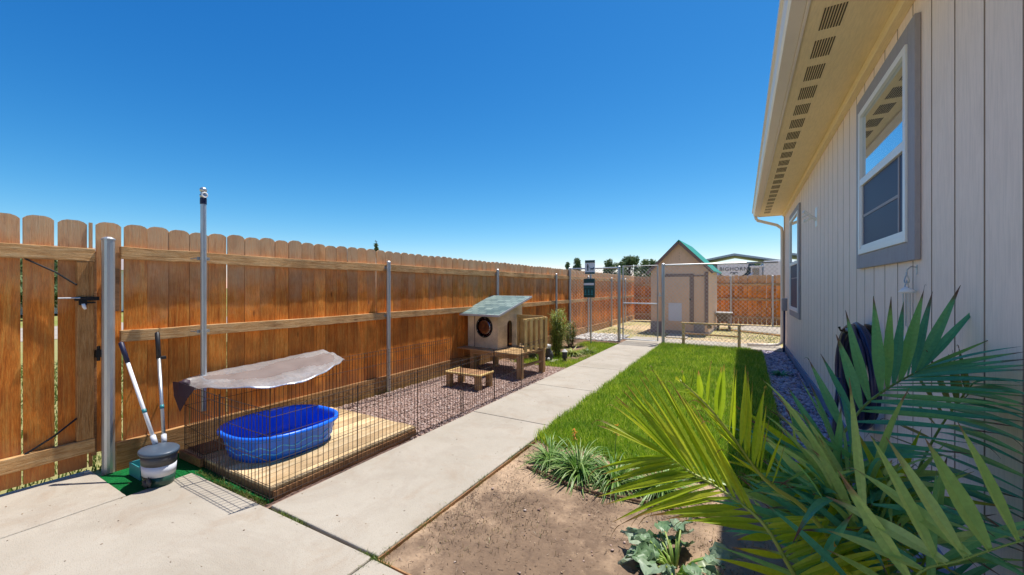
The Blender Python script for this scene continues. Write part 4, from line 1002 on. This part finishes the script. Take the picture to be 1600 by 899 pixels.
# cabbage plant
cb = thing('leafy_vegetable', 'broad grey green leafed vegetable plant in the dirt under the palm', 'plant', (-.30,2.30,-.03)); mb = MB(); ms = MB()
for k in range(32):
    a = random.uniform(0,6.28) if k > 3 else 3.1 + .25*k; l = random.uniform(.06,.20); el = random.uniform(.3,1.05); d = Vector((math.cos(a),math.sin(a),0)); b = Vector((-.30,2.30,-.02)) + d*.03
    e_ = b + (d*math.cos(el) + Vector((0,0,math.sin(el))))*l; ms.tube([b, b.lerp(e_,.5) + Vector((0,0,.02)), e_], [.007,.006,.004], 6)
    LL = random.uniform(.09,.155); W_ = LL*random.uniform(.75,1.0); dr = (d + Vector((0,0,random.uniform(-.6,.5)))).normalized(); sd = dr.cross(Vector((random.gauss(0,.35),random.gauss(0,.35),1))).normalized(); up = sd.cross(dr); G = 7; vs = []
    for i in range(G+1):
        tt = i/G; wv = W_*math.sin(min(1,tt*1.15+.12)*math.pi)**.7*(1+.1*math.sin(tt*20+k)) if tt < .98 else .01
        for j in range(G+1):
            ss = j/G*2-1; vs.append(e_ + dr*(tt*LL) + sd*(ss*wv/2) + up*(.030*ss*ss*wv/.15 + .012*math.sin(tt*11+ss*6+k) - .05*tt*tt*(LL/.15)))
    mb.add(vs, [(i*(G+1)+j,i*(G+1)+j+1,(i+1)*(G+1)+j+1,(i+1)*(G+1)+j) for i in range(G) for j in range(G)])
mb.build('leaves', M_cab, cb, smooth=True); ms.build('stalks', M_palmC, cb, smooth=True)
# edging strip
eg = MB(); ep_ = [(-1.56,3.005),(-1.40,2.945),(-1.22,2.895),(-1.05,2.86),(-.88,2.855),(-.70,2.89),(-.45,2.90),(-.1,2.93)]
eg.tube([(x,y,-.012 + (.004 if i else -.012)) for i,(x,y) in enumerate(ep_)], .011, 8); tag(eg.build('garden_edging', M_twig, smooth=True), 'dark brown edging pipe lying across the dirt below the leafy clumps', 'edging')
eg = MB(); eg.box((-1.752,1.56,-.05),(-1.742,3.55,-.006)); eg.box((-1.74,1.551,-.05),(.4,1.560,-.008)); tag(eg.build('path_edging', M_stain), 'thin dark edging board along the bare dirt and the concrete', 'edging')

# potted palm
palm = thing('potted_palm', 'large palm with long narrow leaflets in the right foreground', 'palm', (.43,2.2,-.03))
mb = MB(); mb.lathe([(.12,-.03),(.15,.0),(.185,.22),(.20,.23),(.20,.26),(.18,.26),(.17,.22),(0,.21)], (.43,2.2,0), 28); pt = mb.build('pot', M_bluepot, palm, smooth=False)
mb = MB(); mb.lathe([(.165,.222),(.10,.232),(0,.236)], (.43,2.2,0), 20); mb.build('soil', M_peat, pt, smooth=True)
def poly3(pts, t):
    f = max(0, min(.9999, t))*(len(pts)-1); i = int(f); f -= i
    p0 = pts[max(i-1,0)]; p1 = pts[i]; p2 = pts[i+1]; p3 = pts[min(i+2,len(pts)-1)]
    return .5*((2*p1) + (p2-p0)*f + (2*p0-5*p1+4*p2-p3)*f*f + (3*p1-p0-3*p2+p3)*f*f*f)
NV = Vector((-.25,-.62,.72)).normalized()
def frond(rach, sets, mat, smat, r0=.009, crown=True):
    rp = [at(*q) for q in rach]
    if crown: full = [Vector((.43,2.2,.22)) + Vector((random.uniform(-.04,.04),random.uniform(-.04,.04),0))] + rp
    else: full = rp
    mb = MB(); tips = []
    for (t0, t1, tc, n, w, bow, jit) in sets:
        tcp = [at(*q) for q in tc]
        for k in range(n):
            s_ = k/(n-1) if n > 1 else 0; A = poly3(rp, t0 + (t1-t0)*s_ + random.uniform(-.01,.01)); B = poly3(tcp, s_) + Vector([random.gauss(0,jit) for _ in range(3)])
            nr = (NV + Vector([random.gauss(0,.28) for _ in range(3)])).normalized()
            pts = leaf_curve(A, B, bow*random.uniform(.3,1.6), 11, (Vector((0,0,1)) + Vector([random.gauss(0,.3) for _ in range(3)])).normalized())
            strip(mb, pts, wprof(w*random.uniform(.85,1.15), 11), nr, .42, tips)
            if random.random() < .30:      # dry curled tip
                q = pts[-1]; d = (pts[-1]-pts[-2]).normalized(); c = [q + d*(.012*i) + Vector((0,0,-.0025*i*i)) for i in range(5)]
                strip(mb, c, [.004,.003,.003,.002,.001], nr, .1); tips += [1.0]*15
    o = mb.build('frond', mat, palm); set_tip(o, tips)
    ms = MB(); N = 24; cp = [poly3(full, i/N) for i in range(N+1)]; ms.tube(cp, [r0*(1-.72*i/N) for i in range(N+1)], 8); ms.build('stem', smat, o, smooth=True)
    return o
# bright frond reaching left over the dirt
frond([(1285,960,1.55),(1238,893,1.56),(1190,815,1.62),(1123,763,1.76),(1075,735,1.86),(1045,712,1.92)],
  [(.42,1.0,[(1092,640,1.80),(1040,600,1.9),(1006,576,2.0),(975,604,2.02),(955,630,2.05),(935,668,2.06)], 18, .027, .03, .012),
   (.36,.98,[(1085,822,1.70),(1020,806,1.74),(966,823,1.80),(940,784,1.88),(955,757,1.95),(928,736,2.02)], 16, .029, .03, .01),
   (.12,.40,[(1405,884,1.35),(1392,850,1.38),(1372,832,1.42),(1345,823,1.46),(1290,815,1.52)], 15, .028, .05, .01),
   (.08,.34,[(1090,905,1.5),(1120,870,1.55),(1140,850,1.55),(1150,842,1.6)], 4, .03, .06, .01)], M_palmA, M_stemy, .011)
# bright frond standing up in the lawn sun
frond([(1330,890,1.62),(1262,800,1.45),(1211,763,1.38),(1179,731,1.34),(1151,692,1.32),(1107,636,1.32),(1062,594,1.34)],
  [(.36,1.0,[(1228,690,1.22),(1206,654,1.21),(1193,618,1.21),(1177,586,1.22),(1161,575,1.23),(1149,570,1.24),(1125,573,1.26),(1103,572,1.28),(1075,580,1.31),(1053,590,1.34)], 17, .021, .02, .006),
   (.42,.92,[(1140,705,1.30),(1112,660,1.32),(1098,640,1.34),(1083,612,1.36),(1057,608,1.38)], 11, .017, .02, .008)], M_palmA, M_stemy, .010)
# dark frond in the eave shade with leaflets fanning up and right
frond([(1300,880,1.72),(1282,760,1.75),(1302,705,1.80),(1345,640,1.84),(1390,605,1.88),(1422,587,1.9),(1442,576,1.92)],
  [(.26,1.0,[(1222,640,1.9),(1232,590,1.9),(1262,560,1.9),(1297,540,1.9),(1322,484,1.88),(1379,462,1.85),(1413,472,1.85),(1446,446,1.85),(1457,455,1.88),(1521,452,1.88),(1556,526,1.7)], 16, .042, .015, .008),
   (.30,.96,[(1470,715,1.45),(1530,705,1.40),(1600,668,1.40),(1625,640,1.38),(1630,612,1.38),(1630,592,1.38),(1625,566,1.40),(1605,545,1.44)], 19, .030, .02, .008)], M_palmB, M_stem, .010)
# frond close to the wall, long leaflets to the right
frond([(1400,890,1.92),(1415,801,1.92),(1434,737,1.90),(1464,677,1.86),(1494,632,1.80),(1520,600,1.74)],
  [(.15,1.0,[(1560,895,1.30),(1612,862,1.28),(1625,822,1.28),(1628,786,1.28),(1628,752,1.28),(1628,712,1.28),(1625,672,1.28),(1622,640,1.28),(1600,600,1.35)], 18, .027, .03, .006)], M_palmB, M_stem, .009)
frond([(1390,890,1.98),(1412,801,1.98),(1434,737,1.97),(1464,677,1.95),(1490,640,1.90),(1515,615,1.84)],
  [(.15,.98,[(1300,790,1.9),(1325,740,1.9),(1350,690,1.9),(1385,640,1.92),(1430,560,1.92),(1472,548,1.9),(1500,545,1.85)], 13, .028, .02, .012)], M_palmBr, M_stem, .007)
# nearest frond, big leaflets
frond([(1380,960,1.18),(1437,895,1.06),(1494,878,.98),(1547,860,.92),(1610,842,.86),(1700,825,.82)],
  [(.16,.90,[(1310,735,1.15),(1361,679,1.1),(1388,686,1.05),(1451,684,.98),(1500,657,.92),(1596,735,.84)], 6, .037, .02, .004), (.1,.5,[(1300,860,1.2),(1290,800,1.25),(1330,730,1.2)],4,.034,.03,.01)], M_palmC, M_stem, .0045, crown=True)
mbx = MB(); tips = []
strip(mbx, leaf_curve(at(1352,822,1.25), at(1327,590,1.35), .01, 11), wprof(.026,11), NV, .3, tips)
for A, B, w in (((1352,840,1.5),(1187,590,1.75),.020),((1345,840,1.5),(1205,612,1.75),.020),((1340,830,1.6),(1182,640,1.8),.018),((1340,820,1.7),(1190,700,1.8),.022),((1335,815,1.5),(1268,702,1.5),.03)):
    strip(mbx, leaf_curve(at(*A), at(*B), .12, 11), wprof(w,11), NV, .3, tips)
o = mbx.build('frond', M_palmC, palm); set_tip(o, tips)
ms = MB(); ms.tube([Vector((.43,2.2,.22)), at(1350,850,1.5), at(1352,800,1.4)], [.01,.007,.003], 6); ms.build('stem', M_stem, o)
# inner leaves that fill the heart of the plant
for q in range(7):
    mbx = MB(); tips = []
    for k in range(44):
        A = Vector((.43,2.2,.25)) + Vector((random.gauss(0,.10),random.gauss(-.05,.12),random.uniform(.0,.45)))
        d = Vector((random.gauss(-.15,.7),random.gauss(-.15,.6),random.uniform(-.15,1.0))).normalized(); l = random.uniform(.22,.5)
        B = A + d*l
        if B.x > .86: B.x = .86
        strip(mbx, leaf_curve(A, B, random.uniform(.02,.14), 9), wprof(random.uniform(.022,.036),9), (NV+Vector([random.gauss(0,.5) for _ in range(3)])).normalized(), .3, tips)
    o = mbx.build('frond', (M_palmB, M_palmB, M_palmC, M_palmB, M_palmA, M_palmC, M_palmB)[q], palm); set_tip(o, tips)
    ms = MB(); ms.tube([Vector((.43,2.2,.22)), Vector((.43+random.gauss(0,.05),2.15+random.gauss(0,.05),.45)), Vector((.43+random.gauss(0,.12),2.1+random.gauss(0,.1),.75))], [.010,.008,.004], 6); ms.build('stem', M_stem, o)

# ------------------------------------------------------------------ dog waste station
dw = thing('dog_waste_station', 'green and white pet waste sign and bag dispenser on a post beside the path', 'sign', (-3.47,10.35,0))
mb = MB(); mb.tube([(-3.47,10.38,-.05),(-3.47,10.38,2.15)],.024,8); mb.build('post', M_galv, dw)
sg = MB(); sg.box((-3.62,10.335,1.86),(-3.34,10.342,2.235)); sgo = sg.build('sign_panel', M_bone, dw, bevel=.002)
mb = MB(); mb.box((-3.615,10.329,2.165),(-3.345,10.334,2.23)); mb.box((-3.615,10.329,1.865),(-3.345,10.334,1.91)); mb.build('sign_band', M_dkgreen, sgo)
def text(name, s, size, M, mat, parent, ext=.002):
    cu = bpy.data.curves.new(name, 'FONT'); cu.body = s; cu.size = size; cu.extrude = ext; cu.align_x = 'CENTER'; cu.align_y = 'CENTER'; cu.materials.append(mat)
    o = bpy.data.objects.new(name, cu); COL.objects.link(o); o.parent = parent
    cu.space_character = 1.12; bpy.context.view_layer.update()
    me = bpy.data.meshes.new_from_object(o.evaluated_get(bpy.context.evaluated_depsgraph_get())); bpy.data.objects.remove(o); o = bpy.data.objects.new(name, me); COL.objects.link(o); o.parent = parent
    o.matrix_local = Matrix.Translation(-parent_world(parent)) @ M if parent and not LOCAL.get(parent.name) else M
    return o
FM = lambda x, y, z: Matrix.Translation((x,y,z)) @ Matrix.Rotation(R(90), 4, 'X')
mb = MB(); Y0 = 10.3285
mb.blob((-3.54,10.33,2.12),.016,.003,.016,8,5); mb.box((-3.558,Y0,2.02),(-3.522,10.334,2.10)); mb.box((-3.556,Y0,1.95),(-3.543,10.334,2.02)); mb.box((-3.537,Y0,1.95),(-3.524,10.334,2.02))
mb.beam((-3.525,10.331,2.09),(-3.47,10.331,2.0),.003,.010,(0,1,0))
mb.box((-3.46,Y0,1.985),(-3.385,10.334,2.015)); mb.box((-3.455,Y0,1.95),(-3.445,10.334,1.985)); mb.box((-3.40,Y0,1.95),(-3.39,10.334,1.985)); mb.box((-3.392,Y0,2.0),(-3.362,10.334,2.035)); mb.beam((-3.46,10.331,2.01),(-3.475,10.331,2.04),.003,.008,(0,1,0))
mb.build('walker_pictogram', M_letter, sgo)
db = MB(); db.box((-3.64,10.28,1.23),(-3.34,10.355,1.735)); dbo = db.build('bag_dispenser', M_dkgreen, dw, bevel=.01)
mb = MB(); mb.box((-3.63,10.275,1.56),(-3.35,10.279,1.62)); mb.build('white_strip', M_bone, dbo)
mb = MB()
for k in range(3):
    x = -3.585 + .09*k; mb.blob((x,10.277,1.435),.013,.003,.013,8,5); mb.box((x-.018,10.275,1.35),(x+.018,10.279,1.42)); mb.box((x-.03,10.275,1.30),(x+.03,10.279,1.335))
for k in range(7): mb.box((-3.62+.038*k,10.275,1.50),(-3.60+.038*k,10.279,1.525))
mb.build('instruction_print', M_teal, dbo)

# ------------------------------------------------------------------ low rail, shed, planter
lr = thing('low_rail', 'low two post wooden hurdle at the far end of the lawn', 'hurdle', (-.65,11.5,0))
for x in (-1.29, .0):
    mb = MB(); mb.box((x-.035,11.46,-.04),(x+.035,11.53,.535)); mb.build('post', M_yel, lr, bevel=.004)
mb = MB(); mb.box((-1.34,11.44,.536),(.04,11.55,.575)); mb.build('top_board', M_yel, lr, bevel=.004)
mb = MB(); mb.beam((-1.25,11.60,.27),(.0,11.60,.25),.03,.04); mb.box((-.72,11.44,.44),(-.62,11.54,.536)); mb.build('lower_bar', M_railx, lr, bevel=.004)

sh = thing('shed', 'tan gabled garden shed with green roof and brown door trim behind the chain link', 'shed', (-.86,14.3,0), rz=-R(3.1), local=True)
W, H, RG, DP = 1.80, 2.12, 3.03, 2.55
mb = MB(); rdx = -.88
mb.add([(-W,0,0),(0,0,0),(0,0,H),(rdx,0,RG),(-W,0,H),(-W,DP,0),(0,DP,0),(0,DP,H),(rdx,DP,RG),(-W,DP,H)], [(0,1,2,3,4),(5,9,8,7,6),(1,6,7,2),(0,4,9,5)]); mb.build('wall', M_shed, sh)
sl2 = (RG-H)/(W/2); oh = .13
mb = MB()
for sgn in (1,-1):
    xe = rdx + sgn*(W/2+oh); ze = RG - sl2*(W/2+oh); 
    v = [(rdx,-.12,RG+.01),(xe,-.12,ze+.01),(xe,DP+.1,ze+.01),(rdx,DP+.1,RG+.01),(rdx,-.12,RG+.06),(xe,-.12,ze+.05),(xe,DP+.1,ze+.05),(rdx,DP+.1,RG+.06)]
    mb.add(v, [(0,1,2,3),(7,6,5,4),(0,4,5,1),(1,5,6,2),(2,6,7,3)])
mb.build('roof', M_green, sh)
mb = MB()
for sgn in (1,-1):
    xe = rdx + sgn*(W/2+oh); ze = RG - sl2*(W/2+oh); mb.beam((rdx+sgn*.02,-.125,RG-.035),(xe,-.125,ze-.02),.02,.09,(0,0,1))
mb.build('barge_board', M_shedtrim, sh)
mb = MB(); mb.box((-1.42,-.022,1.86),(-.42,-.002,1.95)); mb.box((-.56,-.024,.28),(-.43,-.0035,1.86)); mb.box((-1.42,-.022,.28),(-1.35,-.0022,1.86)); mb.box((-.11,-.024,.28),(-.0,-.002,2.0)); mb.box((-.43,-.021,1.86),(-.11,-.003,1.90)); mb.build('door_trim', M_shedtrim, sh, bevel=.003)
mb = MB(); mb.box((-1.35,-.018,.28),(-.56,-.002,1.86)); dr_ = mb.build('door', M_shed, sh, bevel=.003)
mb = MB(); mb.blob((-.53,-.05,1.12),.03,.025,.03,8,6); mb.build('door_knob', M_black, dr_, smooth=True)
mb = MB(); mb.box((-1.22,-.030,.38),(-.80,-.019,.98)); mb.build('pet_flap', M_binw, dr_, bevel=.004)
mb = MB(); mb.box((-W-.01,-.02,-.05),(-1.42,-.003,.34)); mb.box((-.43,-.0198,.06),(-.11,-.003,.36)); mb.box((-W-.02,-.004,-.05),(.01,DP+.02,.06)); mb.build('base_skirt', M_shedgrey, sh)
mb = MB()
for k in range(3): mb.blob((rdx,-.003,2.45+.1*k),.012,.004,.012,6,4)
mb.build('screw', M_shedtrim, sh)
pl = thing('raised_planter', 'weathered dark wooden trough planter on the yard floor right of the shed', 'planter', (-.48,16.2,0))
mb = MB(); mb.lathe([(.16,.28),(.24,.58)], (-.48,16.2,0), 4, 1.35, 1.0); mb.v = [((x+.48)*math.cos(.6)-(y-16.2)*math.sin(.6)-.48, (x+.48)*math.sin(.6)+(y-16.2)*math.cos(.6)+16.2, z) for x,y,z in mb.v]; mb.build('trough', M_planter, pl, bevel=.01)
mb = MB(); mb.box((-.74,15.98,.58),(-.20,16.42,.62)); mb.build('rim', M_stonew, pl, bevel=.01)
for x, y in ((-.68,16.04),(-.28,16.04),(-.68,16.36),(-.28,16.36)):
    mb = MB(); mb.beam((x,y,-.04),((x+.48)*.7-.48,y,.30),.07,.07,(0,1,0)); mb.build('leg', M_planter, pl, bevel=.005)

# ------------------------------------------------------------------ beyond the fences
tv = thing('travel_trailer', 'white travel trailer with curved front cap lettered BIGHORN beyond the end fence', 'trailer', (-.25,25.6,0), local=True)
mb = MB(); n = 14; vs = []; 
prof = [(-.85,1.95),(-.80,2.12),(-.72,2.32),(-.68,2.55),(-.66,2.72),(-.55,2.80),(.55,2.80),(.66,2.72),(.68,2.55),(.72,2.32),(.80,2.12),(.85,1.95)]
outl = [(-.70,2.80),(.66,2.80)] + [(.66-.012*i*i*.25-.0, 2.80-.05*i) for i in range(1,13)]
outl = [(-.84,2.86),(.70,2.86),(.66,2.55),(.58,2.32),(.42,2.18),(.16,2.08),(-.08,2.06),(-.32,2.08),(-.56,2.18),(-.74,2.32),(-.82,2.55)]
MX = Matrix.Translation((0,0,0)) @ Matrix.Rotation(R(90),4,'X')
mb.prism(outl, .16, Matrix.Translation((0,-.04,0)) @ Matrix.Rotation(R(90),4,'X')); mb.build('front_cap', M_trailer, tv, bevel=.03)
mb = MB(); mb.box((-1.0,0,.5),(.98,6,2.84)); mb.build('body', M_trailerdk, tv, bevel=.08)
mb = MB(); pts = [(-.85,-.06,2.30),(-.70,-.10,2.12),(-.45,-.14,2.0),(0,-.16,1.94),(.45,-.14,2.0),(.72,-.10,2.12),(.90,-.06,2.30)]; mb.tube(pts,.07,8); mb.build('lower_moulding', M_trailer, tv, smooth=True)
t = text('lettering', 'BIGHORN', .29, Matrix.Translation((-.02,-.215,2.52)) @ Matrix.Rotation(R(90),4,'X'), M_letter, tv, .008)
mb = MB()
for sgn in (1,-1):
    pts = [(sgn*(.09+.085*math.cos(a)*(1-a/9)), -.21, 2.28+.075*math.sin(a)*(1-a/9)) for a in [i*.5 for i in range(11)]]; mb.tube(pts, [.026-.0018*i for i in range(11)], 6)
mb.prism([(-.05,.06),(.05,.06),(.03,-.03),(0,-.09),(-.03,-.03)], .02, Matrix.Translation((0,-.20,2.28)) @ Matrix.Rotation(R(90),4,'X')); mb.build('ram_emblem', M_letter, tv)
tw = thing('parked_camper', 'plain white camper wall with a small dark window right of the lettered trailer', 'camper', (1.75,25.2,0), local=True)
mb = MB(); mb.box((-.62,0,.4),(3.0,5,2.92)); mb.build('body', M_white, tw, bevel=.05)
mb = MB(); mb.box((-1.2,.3,2.1),(-.66,.5,2.60)); mb.box((-1.25,.28,2.60),(-.62,.55,2.68)); mb.build('window_box', M_white, tw, bevel=.02)
mb = MB(); mb.box((-1.12,.285,2.16),(-.80,.30,2.55)); mb.build('window', M_dark, tw)
nb = thing('neighbour_building', 'low pitched grey roofed building far behind the lettered trailer', 'building', (-.4,32,0), local=True)
mb = MB(); mb.add([(-2.9,0,3.30),(.1,0,3.88),(3.0,0,3.30),(-2.9,5,3.30),(.1,5,3.88),(3.0,5,3.30),(-2.9,0,3.2),(.1,0,3.75),(3.0,0,3.2)], [(0,3,4,1),(1,4,5,2),(6,0,1,7),(7,1,2,8)]); mb.build('roof', M_greysh, nb, solid=.04)
mb = MB(); mb.box((-2.6,.3,0),(2.6,4.8,3.2)); mb.build('wall', M_dkgreen, nb)

def tree(name, label, P, H, W, n, mat, group=None, ls=.35, conic=False, trunk=.14, zb=.25):
    t = thing(name, label, 'tree', (P[0],P[1],-.07), group); ms = MB(); ms.tube([(P[0],P[1],-.1),(P[0]+.1,P[1],H*.4),(P[0],P[1],H*.9)],[trunk,trunk*.7,trunk*.15],7)
    cl = []
    for k in range(44):
        a = random.uniform(0,6.28); f = random.uniform(zb,.97)**(.6 if conic else .75); rad = W*(1-f*.9 if conic else math.sin(min(1,(f-zb)/(1-zb)+.15)*math.pi*.92)**.6)*random.uniform(.35,.9)
        c = Vector((P[0]+rad*math.cos(a),P[1]+rad*math.sin(a),H*f)); cl.append(c); ms.tube([(P[0],P[1],H*f*.7),c.lerp(Vector((P[0],P[1],H*f)),.4),c],[trunk*.3,trunk*.18,.01],5)
    ms.build('trunk', M_bark, t); m_ = len(cl)
    C = np.array([list(c) for c in cl]); idx = rng.integers(0, m_, n); cr = W*(.30 if conic else .24)
    d = rng.normal(0,1,(n,3)); d /= np.linalg.norm(d,axis=1)[:,None]; P0 = C[idx] + d*cr*rng.uniform(.2,1,(n,1))**.5
    u = rng.normal(0,1,(n,3)); u /= np.linalg.norm(u,axis=1)[:,None]; v_ = np.cross(u, d); v_ /= (np.linalg.norm(v_,axis=1)[:,None]+1e-6); s = ls*rng.uniform(.5,1.2,(n,1))
    V = np.stack([P0-u*s*.5, P0+v_*s*.22, P0+u*s*.5, P0-v_*s*.22],1).reshape(-1,3); V[:,2] = np.maximum(V[:,2], .1)
    F = np.arange(n*4).reshape(-1,4); V = V - np.array([P[0],P[1],-.07]); npmesh('crown', V, F, mat, t); return t
GT = 'trees beyond the long fence'
tree('pine_tree', 'narrow pointed tree top just left of the pet waste sign', (-18.1,45.5), 4.5, .9, 2600, M_tree, GT, .22, True)
tree('pine_tree', 'taller pointed tree top behind the pet waste sign', (-16.7,45), 4.9, 1.1, 3000, M_tree, GT, .22, True)
tree('broadleaf_tree', 'rounded olive tree beyond the fence left of the chain link gate', (-12.9,46), 4.6, 1.6, 5000, M_tree, GT, .25)
tree('broadleaf_tree', 'loose crowned tree showing through the top of the chain link gate', (-10.6,45), 4.9, 1.9, 6000, M_tree, GT, .25)
tree('broadleaf_tree', 'green tree against the left side of the shed roof', (-8.3,44), 4.3, 1.6, 5000, M_tree, GT, .25)
tree('broadleaf_tree', 'dark tree between the lettered trailer and the camper', (1.0,31), 3.2, .9, 2500, M_tree, GT, .2)
tree('sapling', 'thin leafy sprig poking up above the long fence', (-5.35,4.75), 2.33, .10, 60, M_tree, None, .10, True, .008, .80)
for i, (x, y, H, W_, lb) in enumerate([(-34,6,2.9,3.2,'dark roadside tree seen through the gap beside the gate'),(-30,3.5,2.6,2.6,'dark roadside tree seen through the gate boards'),(-40,13,3.1,4,'distant roadside tree seen through the picket gaps')]):
    tree('roadside_tree', lb, (x,y), H, W_, 4000, M_tree, 'trees along the far road', .5)
bl = thing('pale_house', 'pale distant house glimpsed through the gaps beside the gate', 'house', (-38,5,0), local=True)
mb = MB(); mb.box((-4,-8,0),(4,8,2.6)); mb.build('wall', M_white, bl)
mb = MB(); mb.add([(-4.5,-8.5,2.6),(4.5,-8.5,2.6),(4.5,8.5,2.6),(-4.5,8.5,2.6),(0,-8.5,4.2),(0,8.5,4.2)], [(0,1,4),(2,3,5),(1,2,5,4),(3,0,4,5)]); mb.build('roof', M_shedgrey, bl)
